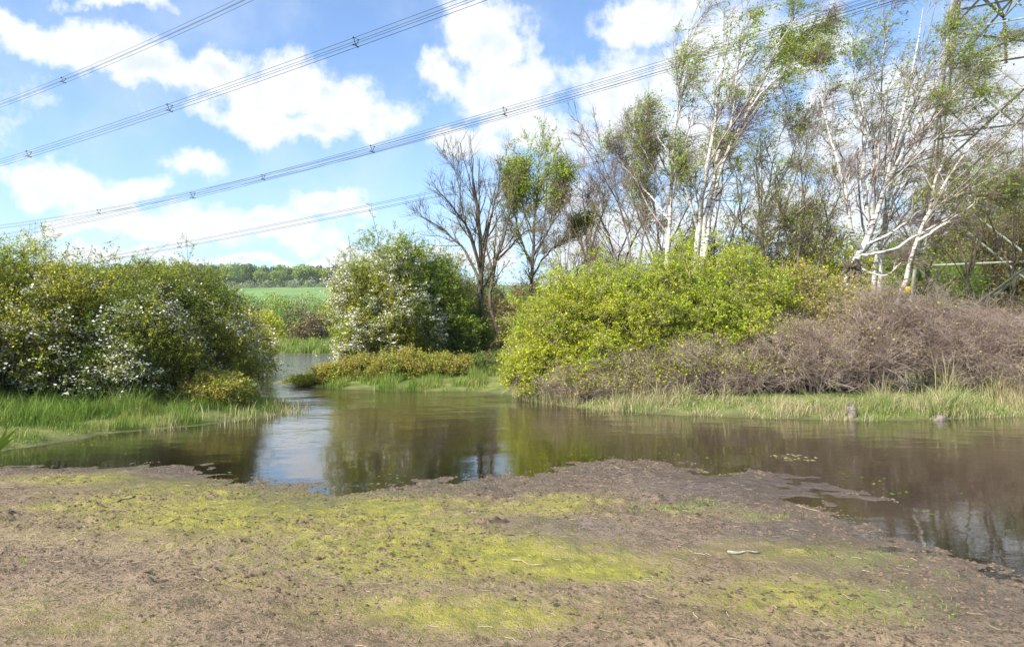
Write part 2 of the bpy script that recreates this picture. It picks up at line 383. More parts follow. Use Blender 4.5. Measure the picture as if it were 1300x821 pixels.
def watermat():
    m, t, out = newmat('water')
    pos = t.node('ShaderNodeNewGeometry').outputs['Position']
    dep = t.node('ShaderNodeAttribute', attribute_name='depth').outputs['Fac']
    v1 = t.vmath('MULTIPLY', pos, (0.55, 1.0, 1.0))
    a = t.noise(v1, 3.2, 3, 0.5, 0.3); b = t.noise(v1, 11, 3, 0.55, 0.2); c = t.noise(v1, 0.9, 2, 0.5)
    calm = t.step(t.noise(pos, 0.22, 3), 0.40, 0.62)
    sp_ = t.node('ShaderNodeSeparateXYZ', {0: pos})
    farw = t.step(sp_.outputs[1], 9.0, 22.0)
    amp = t.math('ADD', t.math('MULTIPLY', calm, t.math('ADD', .25, t.math('MULTIPLY', farw, .7))), t.math('ADD', 0.08, t.math('ADD', t.math('MULTIPLY', farw, 0.7), t.math('MULTIPLY', t.step(sp_.outputs[1], 20.0, 30.0), 2.6))))
    h = t.math('ADD', t.math('MULTIPLY', a, 1.0), t.math('MULTIPLY', b, 0.30)); h = t.math('ADD', h, t.math('MULTIPLY', c, 1.5))
    h = t.math('MULTIPLY', h, amp)
    bp = t.node('ShaderNodeBump', {'Height': h, 'Strength': 1.0, 'Distance': 0.018})
    murk = t.node('ShaderNodeBsdfDiffuse', {'Color': (.064,.048,.025,1)})
    clear = t.node('ShaderNodeBsdfTransparent', {'Color': (.80,.74,.62,1)})
    al = t.step(dep, -0.02, 0.16)
    body = t.node('ShaderNodeMixShader', {0: t.math('ADD', 0.12, t.math('MULTIPLY', al, 0.86)), 1: clear.outputs[0], 2: murk.outputs[0]})
    gl = t.node('ShaderNodeBsdfGlossy', {'Color': (1, 1, 1, 1), 'Roughness': 0.03, 'Normal': bp.outputs[0]})
    fr = t.node('ShaderNodeFresnel', {'IOR': 1.5, 'Normal': bp.outputs[0]})
    mx = t.node('ShaderNodeMixShader', {0: fr.outputs[0], 1: body.outputs[0], 2: gl.outputs[0]})
    t.l.new(mx.outputs[0], out.inputs[0]); return m
wx = axis(-8, 9, 0.08, 1.09, -1400, 1400); wy = axis(3.4, 12, 0.08, 1.06, -55, 110)
WX, WY = np.meshgrid(wx, wy); wz, _ = terrain(WX.ravel(), WY.ravel())
wi = np.arange(len(wx)*len(wy)).reshape(len(wy), len(wx))
wq = np.stack([wi[:-1, :-1], wi[:-1, 1:], wi[1:, 1:], wi[1:, :-1]], -1).reshape(-1, 4)
zz = wz[wq].min(1); wq = wq[zz < 0.12]
water = np_mesh('water', np.stack([WX.ravel(), WY.ravel(), np.zeros(WX.size)], 1), [wq], watermat(), smooth=True, vattr={'depth': -wz})
tag(water, kind='structure')
def gz(x, y):
    z, _ = terrain(np.atleast_1d(np.float64(x)), np.atleast_1d(np.float64(y))); return float(z[0])

# ------------------------------------------------------------------ growing things
def unit(v): return v/np.maximum(np.linalg.norm(v, axis=-1, keepdims=True), 1e-9)
def grow(P0, D, L, K, wobv, trop=None):
    N = len(P0); pts = np.zeros((N, K, 3)); pts[:, 0] = P0; d = unit(D)
    st = (np.asarray(L)/(K-1))[:, None]
    for k in range(1, K):
        d = d+wobv*rng.normal(size=(N, 3))
        if trop is not None: d = d+np.asarray(trop)/(K-1)
        d = unit(d); pts[:, k] = pts[:, k-1]+d*st
    return pts
def kids(pts, rad, n, t0, t1, ang, ang_sd, L, taper=0.55, K=4, wobv=0.15, trop=None, rr=0.55, rmin=0.0025, Lsd=0.25, tp=1.0):
    """pts (N,K,3), rad (N,K)"""
    N, Kp, _ = pts.shape
    par = np.repeat(np.arange(N), n); m = len(par)
    t = t0+(t1-t0)*rng.random(m)**tp
    s = t*(Kp-1); i = np.minimum(s.astype(int), Kp-2); f = (s-i)[:, None]
    p0 = pts[par, i]*(1-f)+pts[par, i+1]*f; tan = unit(pts[par, i+1]-pts[par, i])
    r = rad[par, i]*(1-f[:, 0])+rad[par, i+1]*f[:, 0]
    rv = rng.normal(size=(m, 3)); perp = unit(rv-tan*(rv*tan).sum(1, keepdims=True))
    a = np.abs(ang+ang_sd*rng.normal(size=m))[:, None]
    D = np.cos(a)*tan+np.sin(a)*perp
    Lp = np.linalg.norm(pts[:, -1]-pts[:, 0], axis=1)[par] if callable(L) else None
    ln = (L(Lp, t) if callable(L) else np.full(m, L))*np.clip(1+Lsd*rng.normal(size=m), .35, 1.8)
    q = grow(p0, D, ln, K, wobv, trop)
    r0 = np.maximum(np.minimum(r*rr, ln*0.03), rmin)
    R_ = r0[:, None]*np.linspace(1, 1-taper, K)[None]
    return q, np.maximum(R_, rmin*0.6)
def tubes(sets):
    Vs = []; Fs = []; off = 0
    for pts, rad, sd in sets:
        N, K, _ = pts.shape
        if N == 0: continue
        tan = np.zeros_like(pts); tan[:, 1:-1] = pts[:, 2:]-pts[:, :-2]; tan[:, 0] = pts[:, 1]-pts[:, 0]; tan[:, -1] = pts[:, -1]-pts[:, -2]
        tan = unit(tan); ax = unit(pts[:, -1]-pts[:, 0])
        ref = np.where(np.abs(ax[:, 2:3]) > 0.8, np.array([[1., 0.1, 0]]), np.array([[0, 0, 1.]]))[:, None]
        u = unit(np.cross(tan, ref)); v = np.cross(tan, u)
        a = np.arange(sd)*2*math.pi/sd
        ring = pts[:, :, None]+rad[:, :, None, None]*(u[:, :, None]*np.cos(a)[None, None, :, None]+v[:, :, None]*np.sin(a)[None, None, :, None])
        Vs.append(ring.reshape(-1, 3))
        ii = np.arange(N*K*sd).reshape(N, K, sd)+off
        A = ii[:, :-1]; B = ii[:, 1:]
        Fs.append(np.stack([A, np.roll(A, -1, 2), np.roll(B, -1, 2), B], -1).reshape(-1, 4)); off += N*K*sd
    return np.concatenate(Vs), [np.concatenate(Fs)]
def leaves(C, size, asp=0.6, up=0.4, Dv=None, jit=0.35):
    N = len(C); s = size*(1+jit*rng.normal(size=N)).clip(.4, 1.8)
    n = rng.normal(size=(N, 3)); n[:, 2] = np.abs(n[:, 2])*(1+up)+up*0.4; n = unit(n)
    a = rng.normal(size=(N, 3)) if Dv is None else Dv+0.6*rng.normal(size=(N, 3))
    a = unit(a-n*(a*n).sum(1, keepdims=True)); b = np.cross(n, a)
    s = s[:, None]
    V = np.stack([C-a*s*.5, C+b*s*asp*.5-a*s*.05+n*s*.08, C+a*s*.5, C-b*s*asp*.5-a*s*.05+n*s*.08], 1).reshape(-1, 3)
    return V, [np.arange(N*4).reshape(N, 4)]
def on_twigs(q, n, t0=0.15, jit=0.03):
    N, K, _ = q.shape; par = np.repeat(np.arange(N), n)
    t = t0+(1-t0)*rng.random(len(par)); s = t*(K-1); i = np.minimum(s.astype(int), K-2); f = (s-i)[:, None]
    return q[par, i]*(1-f)+q[par, i+1]*f+jit*rng.normal(size=(len(par), 3))
def leafmesh(name, C, size, mat, parent, **kw):
    if len(C) == 0: return None
    V, Fc = leaves(C, size, **kw)
    return np_mesh(name, V, Fc, mat, parent, fattr={'rnd': rng.random(len(C))})

def bush(name, label, cat, base, rx, ry, h, leaf=None, lsize=0.05, nl=8, stems=16, n1=9, n2=7, n3=5, tl=0.30, twig='twig',
         blossom=0.0, bl_zone=(0.1, 0.7), bsize=0.06, group=None, lean=(0, 0), low=0.0, leaf_above=0.0, leaf2=None, leaf_keep=1.0, front=False,
         asp=0.6, tw_r=0.004, out=.14):
    x, y = base[0], base[1]; z0 = gz(x, y)-0.05
    root = empty(name, (x, y, z0)); tag(root, label, cat, group)
    # stems aim at points spread through the crown's envelope
    N = stems
    th = rng.random(N)*2*math.pi; rr_ = np.sqrt(rng.random(N)); zz_ = low+(1-low)*rng.random(N)**0.8
    prof = np.sqrt(np.clip(1-(np.abs(zz_-0.42)/0.62)**2.2, 0.05, 1))
    T = np.stack([rx*rr_*np.cos(th)*prof+lean[0]*zz_, ry*rr_*np.sin(th)*prof+lean[1]*zz_, h*(0.10+0.80*zz_)], 1)
    p0 = np.stack([T[:, 0]*0.45+0.1*rng.normal(size=N), T[:, 1]*0.45+0.1*rng.normal(size=N), np.zeros(N)], 1)
    D = T-p0; L = np.linalg.norm(D, axis=1)*0.88
    q0 = grow(p0, D+np.array([0, 0, 0.7])*L[:, None]*0.5, L, 7, 0.10, (D/L[:, None])*0.2+np.array([0, 0, -.3]))
    q0 = q0+(T-q0[:, -1])[:, None]*np.linspace(0, 1, 7)[None, :, None]*0.8
    r0 = (0.012+0.010*h*rng.random(N)**2)[:, None]*np.linspace(1, .35, 7)[None]
    sc = (rx+h)/4.5
    q1, r1 = kids(q0, r0, n1, .15, 1.0, .75, .3, 0.85*sc, K=5, wobv=.18, trop=(0, 0, .12), rmin=tw_r*1.4)
    q2, r2 = kids(q1, r1, n2, .15, 1.0, .7, .3, 0.50*sc**.6, K=4, wobv=.2, trop=(0, 0, .05), rmin=tw_r*1.1)
    q3, r3 = kids(q2, r2, n3, .1, 1.0, .7, .3, tl, K=3, wobv=.2, rmin=tw_r)
    def ok(q):
        e = q[:, -1]; a = ((e[:, 0]-lean[0]*.4)/(rx*1.12))**2+((e[:, 1]-lean[1]*.4)/(ry*1.12))**2+(np.maximum(e[:, 2]-h*.45, 0)/(h*.62))**2
        lump = .92+0.75*vn(e[:, 0]*1.1+x*3, e[:, 2]*1.1+e[:, 1]*.8)+.5*vn(e[:, 0]*3.1+x, e[:, 2]*3.1+e[:, 1]*2)
        return ((a < lump) | ((rng.random(len(e)) < out) & (a < lump+.6+2*(out-.14)))) & (e[:, 2] > 0.02)
    k = ok(q3); q3, r3 = q3[k], r3[k]; k = ok(q2); q2, r2 = q2[k], r2[k]
    V, Fc = tubes([(q0, r0, 6), (q1, r1, 4)]); np_mesh('stems', V, Fc, M[twig], root, smooth=True)
    V, Fc = tubes([(q2, r2, 3), (q3, r3, 3)]); np_mesh('twigs', V, Fc, M[twig], root)
    if leaf:
        C = on_twigs(q3, nl)
        zr = C[:, 2]/h + 0.5*vn(C[:, 0]*1.5+x, C[:, 1]*1.5+C[:, 2])
        keep = (zr > leaf_above) | (rng.random(len(C)) < 0.04)
        if leaf_keep < 1: keep &= rng.random(len(C)) < leaf_keep*(1+1.2*vn(C[:, 0]*2, C[:, 2]*2+7))
        C = C[keep]
        if leaf2 is not None:
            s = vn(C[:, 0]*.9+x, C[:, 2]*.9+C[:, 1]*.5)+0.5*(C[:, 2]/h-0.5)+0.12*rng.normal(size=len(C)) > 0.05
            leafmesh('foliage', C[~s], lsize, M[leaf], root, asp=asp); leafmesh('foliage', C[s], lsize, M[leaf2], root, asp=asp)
        else: leafmesh('foliage', C, lsize, M[leaf], root, asp=asp)
    if blossom > 0:
        e = q3[:, -1]; out_ = (e[:, 0]/rx)**2+(e[:, 1]/ry)**2+(np.maximum(e[:, 2]-h*.4, 0)/(h*.6))**2
        zr = e[:, 2]/h
        pr = blossom*np.clip(out_*1.4-.2, 0, 1)*np.exp(-((zr-np.mean(bl_zone))/(bl_zone[1]-bl_zone[0])*1.4)**2)*np.clip(.7+7*vn(e[:, 0]*1.8+9, e[:, 2]*1.8+e[:, 1]), 0, 3)
        e = e[rng.random(len(e)) < pr]
        if len(e):
            C = np.repeat(e, 9, 0)+0.05*rng.normal(size=(len(e)*9, 3))*np.array([1.5, 1.5, .6]); C[:, 2] += .02
            leafmesh('blossom', C, bsize, M['blossom'], root, asp=.9, up=1.2)
    return root

def tree(name, label, cat, stemlines, Y, r_base, bark='bark', twig='twig', leaf=None, lsize=0.06, nl=3, n1=9, n2=7, n3=6, L1=.38, L2=.9, L3=.45,
         ang=.7, trop1=(0, 0, .3), trop3=(0, 0, 0), group=None, leaf_fn=None, t1=.25, tw_r=.0045, extra=None, asp=.6, base_y=None, n4=0, L4=.3, trunk_name='trunk', wob2=.13):
    """stemlines: lists of (px,py[,dY]) joined at the thing's base."""
    b = P(stemlines[0][0][0], stemlines[0][0][1], Y); gz0 = gz(b[0], Y)
    root = empty(name, (b[0], Y, gz0)); tag(root, label, cat, group)
    o = np.array([b[0], Y, gz0]); big = []; br = []
    for si, sl in enumerate(stemlines):
        pts = np.array([P(p[0], p[1], Y+(p[2] if len(p) > 2 else 0)) for p in sl])-o
        rb = (r_base if si == 0 else r_base*.8)*(.82 if bark == 'birch' else 1)
        if isinstance(sl[0], tuple) and si < 1 or abs(pts[0, 2]) < 1.8 and len(sl[0]) < 4:
            foot = pts[0].copy(); d0 = unit(pts[1]-pts[0]); foot = foot-d0*(foot[2]/max(d0[2], .3)); foot[2] = -0.1
            if pts[0, 2] > 0.15: pts = np.vstack([foot, pts])
        if len(sl[0]) == 4: rb = sl[0][3]
        K = 14; s = np.linspace(0, len(pts)-1, K); i = np.minimum(s.astype(int), len(pts)-2); f = (s-i)[:, None]
        m = pts
        pa = m[np.maximum(i-1, 0)]; pb = m[i]; pc = m[i+1]; pd = m[np.minimum(i+2, len(m)-1)]
        cr = .5*((2*pb)+(-pa+pc)*f+(2*pa-5*pb+4*pc-pd)*f**2+(-pa+3*pb-3*pc+pd)*f**3)
        cr[1:-1] += 0.02*rng.normal(size=(K-2, 3))
        rad = rb*(np.linspace(1, 0, K)**.85*.95+.05)
        if cr[0, 2] < 0.3: rad[0] *= 1.35
        big.append(cr); br.append(rad)
    q0 = np.array(big); r0 = np.array(br)
    q1, r1 = kids(q0, r0, n1, t1, 1., ang, .2, lambda Lp, t: Lp*L1*(1.15-.62*t), K=8, wobv=.07, trop=trop1, rr=.42, rmin=.008, Lsd=.3)
    q2, r2 = kids(q1, r1, n2, .12, 1., .6, .2, lambda Lp, t: L2*(Lp/2.2)**.6*(1.1-.5*t), K=6, wobv=wob2, trop=np.array(trop1)*.5+np.array(trop3)*.5, rr=.6, rmin=.006)
    q3, r3 = kids(q2, r2, n3, .1, 1., .55, .2, L3, K=5, wobv=.13, trop=trop3, rr=.6, rmin=tw_r)
    V, Fc = tubes([(q0, r0, 9)]); np_mesh(trunk_name, V, Fc, M[bark], root, smooth=True)
    V, Fc = tubes([(q1, r1, 5)]); np_mesh('branches', V, Fc, M[bark if bark != 'birch' else 'birch_limb'], root, smooth=True)
    sets = [(q2, r2, 4), (q3, r3, 3)]; last = q3
    if n4:
        q4, r4 = kids(q3, r3, n4, .1, 1., .5, .2, L4, K=4, wobv=.12, trop=trop3, rr=.6, rmin=tw_r*.85); sets.append((q4, r4, 3)); last = q4
    V, Fc = tubes(sets); np_mesh('twigs', V, Fc, M[twig], root)
    if leaf:
        C = on_twigs(last, nl, .1, .04)
        if leaf_fn is not None:
            wx_ = C+o; ppx, ppy = unproj(wx_[:, 0], wx_[:, 1], wx_[:, 2]); C = C[rng.random(len(C)) < leaf_fn(ppx, ppy, C)]
        leafmesh('crown', C, lsize, M[leaf], root, asp=asp)
    return root

# ------------------------------------------------------------------ LEFT BANK: blossoming hawthorns
def gx_(px, Y): return P(px, HOR, Y)[0]
LH = [(-110,15.2,1.9,1.9,3.2,'large hawthorn at the extreme left edge of the photo, cut off by the frame',.5),
      (15,16.3,1.7,1.8,3.55,'tallest dark hawthorn of the left bank, rising at the left edge of the photo',.65),
      (95,16.6,1.5,1.6,2.95,'dark hawthorn thick with white blossom, second from the left edge on the left bank',1.0),
      (165,17.0,1.5,1.6,3.15,'hawthorn with dark lower half and golden green top in the middle of the left bank',1.0),
      (235,18.2,1.5,1.6,3.3,'broad yellow green hawthorn crown right of the middle of the left bank',.7),
      (268,19.0,1.1,1.4,2.9,'hawthorn with blossom trailing towards the water at the right end of the left bank',1.0)]
for i, (px, Y, rx, ry, h, lab, bl) in enumerate(LH):
    Y -= .9; h *= .97
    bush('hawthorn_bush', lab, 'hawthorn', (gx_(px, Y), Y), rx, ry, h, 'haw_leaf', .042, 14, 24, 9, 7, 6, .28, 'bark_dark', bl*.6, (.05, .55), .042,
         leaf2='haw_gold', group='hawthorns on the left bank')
bush('hawthorn_bush', 'loose airy golden shrub with bare twigs at the back of the left bank hawthorns', 'shrub', (gx_(290, 22.5), 22.5), 1.2, 1.5, 2.9, 'haw_gold', .05, 5, 18, 8, 7, 5, .3, 'twig', 0)
bush('sallow_bush', 'low rounded green shrub hanging over the channel beyond the left bank hawthorns', 'shrub', (gx_(312, 30), 30.5), 1.1, 1.2, 2.1, 'haw_gold', .07, 7, 16, 8, 6, 5, .3, 'twig', .15)
for px, Y, rx, h, lf, lab in [(268,15.9,.8,.55,'bramble','orange tinted bramble clump under the left bank hawthorns'),
                          (284,16.3,.6,.4,'bramble','russet bramble clump nearest the channel on the left bank')]:
    bush('bramble_clump', lab, 'bramble', (gx_(px, Y), Y), rx, rx*.7, h, lf, .042, 7, 24, 7, 5, 4, .16, 'twig', 0, tw_r=.003, out=.5)

# ------------------------------------------------------------------ SPIT: flowering hawthorn, shrubs, bramble
bush('hawthorn_tree', 'big round hawthorn covered in cream blossom on the grassy spit in the middle', 'hawthorn', (gx_(484, 27), 27.3), 1.9, 1.8, 5.4, 'haw_gold', .05, 14, 30, 10, 8, 6, .32, 'bark_dark', .6, (.15, .85), .055, leaf2='haw_green')
bush('hawthorn_tree', 'smaller hawthorn spilling white blossom over the left end of the spit', 'hawthorn', (gx_(453, 26.2), 26.2), .7, .9, 2.9, 'haw_gold', .06, 9, 18, 9, 7, 6, .28, 'bark_dark', .6, (.15, .85), .05)
bush('leafy_shrub', 'fresh green bush with a rounded top right behind the cream hawthorn', 'shrub', (gx_(520, 28.5), 29), 1.6, 1.6, 5.2, 'green_leaf', .065, 11, 22, 9, 7, 6, .32, 'bark_dark')
bush('leafy_shrub', 'dark green ivy clad shrub in the shade left of the bare ash trunk', 'shrub', (gx_(563, 28.5), 29), 1.6, 1.4, 4.3, 'dark_leaf', .06, 11, 22, 9, 7, 6, .32, 'bark_dark', leaf2='haw_green')
bush('leafy_shrub', 'low dark green bush around the foot of the ash trunks', 'shrub', (gx_(598, 28.5), 30), 1.1, 1.2, 2.6, 'dark_leaf', .07, 8, 16, 8, 7, 5, .3, 'bark_dark')
bush('leafy_shrub', 'thin olive shrub behind the dark green shrub, its twigs showing against the sky', 'shrub', (gx_(560, 33), 33), 2.0, 1.6, 5.0, 'olive_leaf', .06, 3, 20, 9, 7, 5, .4, 'twig_olive', tw_r=.006)
for px, Y, rx, h, lf, lab in [(396,25.2,.8,.28,'bramble','low golden bramble clump at the left tip of the spit'),
      (432,25.0,.9,.5,'bramble','golden bramble clump below the small white hawthorn'),
      (475,24.8,1.1,.7,'bramble','yellow green bramble clump in front of the cream hawthorn'),
      (520,24.8,1.0,.85,'bramble','tallest golden bramble clump near the middle of the spit'),
      (565,25.0,.9,.6,'bramble','orange yellow bramble clump right of the tallest one on the spit'),
      (605,25.6,.9,.55,'nettle','bright green nettle clump below the ash trunks'),
      (632,27.5,.7,.6,'nettle','small green nettle clump between the ash trunks and the lime bush')]:
    bush('bramble_clump', lab, 'bramble', (gx_(px, Y), Y), rx, rx*.7, h, lf, .045, 8, 24, 7, 5, 4, .18, 'twig', 0, tw_r=.004, out=.5, group='low clumps on the spit')

# ------------------------------------------------------------------ ash and poplar behind the spit
tree('ash_tree', 'bare dark ash with a wide fan of leafless branches beside the cream hawthorn', 'tree',
     [[(619,462),(613,410),(610,370),(611,320),(606,270),(600,228),(601,200)], [(611,352,0,.07),(598,300,-.5),(575,262,-1),(545,232,-1)], [(610,360,0,.07),(590,318,.5),(560,290,1),(528,270,1)],
      [(611,320,0,.06),(622,280,.4),(632,240,.5),(636,205,.5)], [(611,370,0,.06),(630,330,-.4),(645,280,-.6),(655,240,-.6)], [(611,345,0,.05),(590,280,.3),(583,240,.5),(577,212,.5)]],
     30, .15, 'bark_dark', 'bark_dark', None, n1=12, n2=6, n3=5, L1=.34, L2=.85, L3=.42, ang=.45, trop1=(0, 0, .45), trop3=(0, 0, .3), tw_r=.0045)
tree('ash_tree', 'slender pale trunk leaning beside the bare ash, its twigs yellow green', 'tree',
     [[(626,462),(632,420),(622,385),(628,340),(640,300),(650,260),(655,235)], [(626,345,0,.05),(615,310,.4),(600,290,.6),(585,280,.6)], [(632,330,0,.05),(660,300,.4),(680,285,.5)]],
     29.3, .10, 'bark', 'twig_yellow', 'lime_brown', .07, 1, n1=8, n2=6, n3=5, L1=.4, L2=.7, L3=.4, ang=.6, trop1=(0, 0, .4), tw_r=.005)
def popfn(px, py, C): return np.clip((400-py)/160, 0.1, 1)*np.clip(.8+1.2*vn(C[:, 0]*1.6+5, C[:, 2]*1.6), 0, 1)
tree('poplar_tree', 'tall slim poplar with sparse fresh green leaves right of the bare ash', 'tree',
     [[(672,420),(675,350),(678,300),(680,260),(683,235),(683,208)], [(676,340,0,.05),(660,300,.5),(652,260,.6),(650,225,.5)], [(677,325,0,.05),(700,285,-.5),(712,250,-.5),(716,225,-.4)], [(676,350,0,.05),(696,320,.5),(725,300,.5),(738,288,.4)],
      [(678,300,0,.04),(664,262,-.5),(662,228,-.4)]],
     31, .10, 'bark', 'twig_olive', 'pop_leaf', .075, 4, n1=26, n2=7, n3=6, L1=.30, L2=.75, L3=.45, ang=.5, trop1=(0, 0, .6), leaf_fn=popfn, tw_r=.005, asp=.8)
tree('alder_tree', 'small bare tree with yellowish lichen stems between the poplar and the birches', 'tree',
     [[(748,380),(747,330),(745,300),(742,265),(735,235)], [(747,325,0,.05),(762,280,.4),(775,245,.5),(780,222,.4)], [(747,335,0,.05),(730,295,-.4),(716,265,-.5)], [(747,310,0,.05),(755,270,-.3),(758,235,-.3)]],
     31, .08, 'twig_yellow', 'twig_birch', None, n1=10, n2=7, n3=7, L1=.42, L2=.8, L3=.45, ang=.55, trop1=(0, 0, .4), tw_r=.005)
tree('alder_tree', 'leafless purple grey shrubby tree half hidden behind the lime bush', 'tree',
     [[(720,400),(715,350),(705,320),(695,300)], [(720,370,0,.05),(735,340,.4),(750,325,.5)], [(720,380,0,.05),(745,350,-.4),(775,330,-.5)]],
     27, .06, 'twig_birch', 'twig_birch', 'olive_leaf', .05, 1, n1=12, n2=8, n3=7, L1=.5, L2=.7, L3=.4, ang=.7, trop1=(0, 0, .2), tw_r=.005)

# ------------------------------------------------------------------ RIGHT BANK: lime sallows, purple blackthorn thicket
RBU = [(692,19.7,1.05,1.2,2.6,'round lime bush at the left end of the right bank thicket',.16),
       (742,19.2,1.5,1.4,3.15,'lime bush next to the round end bush of the right bank',.22),
       (800,19.1,1.6,1.4,3.45,'bright lime bush below the leafless gap left of the birches',.28),
       (865,18.9,1.6,1.4,3.7,'tallest bright lime bush, directly below the clump of white birches',.30),
       (930,18.9,1.6,1.4,3.35,'lime bush right of the tallest one, under the leaning birch',.34)]
for (px, Y, rx, ry, h, lab, la) in RBU:
    la *= .7
    bush('sallow_bush', lab, 'bush', (gx_(px, Y), Y), rx, ry, h, 'lime_leaf', .048, 13, 27, 9, 8, 6, .26, 'twig_purple', 0, leaf_above=la, out=.3, leaf2='lime_fresh', group='lime bushes on the right bank', tw_r=.0045)
for (px, Y, rx, ry, h, lab, kp) in [(1000,19.6,1.6,1.4,3.0,'dull lime and brown bush right of the bright lime bushes',1.0),(1062,19.8,1.5,1.4,2.9,'yellowish thin leaved bush below the gnarled birch',.8)]:
    bush('sallow_bush', lab, 'bush', (gx_(px, Y), Y), rx, ry, h, 'lime_leaf', .055, 8, 26, 9, 8, 6, .26, 'twig_purple', 0, leaf_above=.22, leaf2='lime_brown', leaf_keep=kp, tw_r=.0045)
PB = [(752,18.3,1.2,.6,.85,'low bare purple thicket at the water under the left lime bushes',0),
      (808,17.9,1.3,.6,1.0,'bare reddish thicket at the water under the bright lime bush',0),
      (872,17.7,1.4,.7,1.2,'bare thicket of tangled stems under the tallest lime bush',.0),
      (948,17.7,1.4,.8,1.3,'reddish twig thicket under the dull lime bush',0),
      (1020,17.8,1.4,1.0,1.75,'purple brown thicket in front of the yellowish bush',.04),
      (1095,18.2,1.5,1.3,2.6,'tall purple grey thicket below the gnarled birch trunk',.04),
      (1165,18.4,1.5,1.3,2.45,'purple grey rounded thicket below the pylon leg',.0),
      (1235,18.2,1.5,1.3,2.1,'pale mauve thicket near the right edge of the photo',.0),
      (1305,17.8,1.5,1.2,1.9,'mauve thicket cut off by the right edge of the photo',.0)]
for (px, Y, rx, ry, h, lab, lk) in PB:
    bush('blackthorn_thicket', lab, 'thicket', (gx_(px, Y), Y), rx, ry, h, 'lime_leaf' if px < 1000 else 'lime_brown', .045, 3, 34, 9, 8, 6, .27, 'twig_purple', 0, leaf_keep=.4 if px < 1000 else (.16 if px < 1120 else .05), leaf_above=.3 if px < 1000 else .2, out=.3, group='bare thickets on the right bank', tw_r=.003)
for (px, Y, rx, ry, h, lf, lab, nl) in [(645,34,1.8,1.5,3.9,'olive_leaf','sparse olive shrub behind the ash trunks and the end of the lime bushes',3),(700,33,2.0,1.6,4.3,'lime_brown','thin twiggy shrub behind the poplar trunk',2),(600,36,2.2,1.6,4.4,'dark_leaf','dark shrub closing the view behind the ash trunks',5)]:
    bush('leafy_shrub', lab, 'shrub', (gx_(px, Y), Y), rx, ry, h, lf, .08, nl, 24, 9, 7, 6, .4, 'twig', tw_r=.005)

# ------------------------------------------------------------------ BIRCHES
def bfn1(px, py, C):   # blown foliage mostly at the upper right
    a = np.exp(-(((px-995)/80)**2+((py-60)/65)**2))*.9+np.exp(-(((px-885)/45)**2+((py-70)/60)**2))*.25+.42+np.exp(-(((px-900)/70)**2+((py-200)/50)**2))*.22
    return np.clip(a, 0, 1.3)*np.clip(.7+2.4*vn(C[:, 0]*1.3, C[:, 2]*1.3), 0, 1.5)
BK = dict(bark='birch', twig='twig_birch', leaf='birch_leaf', lsize=.075, asp=.5, trop3=(.55, 0, -.25), n4=0)
tree('birch_tree', 'slim upright white birch, leftmost birch of the clump behind the lime bushes', 'birch',
     [[(846,345),(849,290),(852,230),(856,170),(862,120),(868,70),(880,15)], [(850,260,0,.04),(830,215,-.5),(812,180,-.7),(800,140,-.6)], [(850,280,0,.035),(822,245,.5),(795,215,.6),(775,190,.6)]],
     25, .11, n1=19, n2=8, n3=8, L1=.25, L2=.8, L3=.5, ang=.5, trop1=(.15, 0, .35), nl=4, leaf_fn=bfn1, tw_r=.0036, **BK)
tree('birch_tree', 'many stemmed white birch whose green right hand leaves stream in the wind', 'birch',
     [[(882,345),(886,290),(893,235),(903,175),(912,120),(922,60),(930,5)], [(892,345),(898,300),(903,260),(920,200),(948,145),(970,100),(990,55),(1010,25)],[(948,145,0,.04),(975,110,-.4),(1005,85,-.6),(1035,70,-.6)],[(960,120,0,.04),(985,75,.5),(1015,45,.6),(1045,30,.6)],
      [(888,345),(893,300),(903,240),(915,190),(930,150),(935,90),(955,40)], [(886,290,0,.05),(868,235,-.4),(845,190,-.5),(825,150,-.5)]],
     24, .13, n1=18, n2=7, n3=7, L1=.24, L2=.8, L3=.5, ang=.5, trop1=(.3, 0, .3), nl=5, leaf_fn=bfn1, tw_r=.0036, **BK)
tree('birch_tree', 'white trunked birch leaning right from behind the lime bushes', 'birch',
     [[(947,352),(955,318),(966,285),(985,240),(1003,205),(1012,170)], [(966,285,0,.04),(975,240,.5),(985,190,.5),(1000,150,.4)], [(960,300,0,.04),(990,285,-.4),(1020,262,-.5)]],
     25.5, .10, n1=12, n2=8, n3=7, L1=.36, L2=.8, L3=.45, ang=.6, trop1=(.1, 0, .2), nl=4, leaf_fn=bfn1, tw_r=.0036, **BK)
def bfn2(px, py, C):
    a = .42+np.exp(-(((px-1045)/50)**2+((py-120)/60)**2))*.5+np.exp(-(((px-1100)/60)**2+((py-40)/50)**2))*.3+np.exp(-(((px-1230)/50)**2+((py-130)/90)**2))*.2
    return np.clip(a, 0, 1)*np.clip(.6+2.6*vn(C[:, 0]*1.3+3, C[:, 2]*1.3), 0, 1.5)
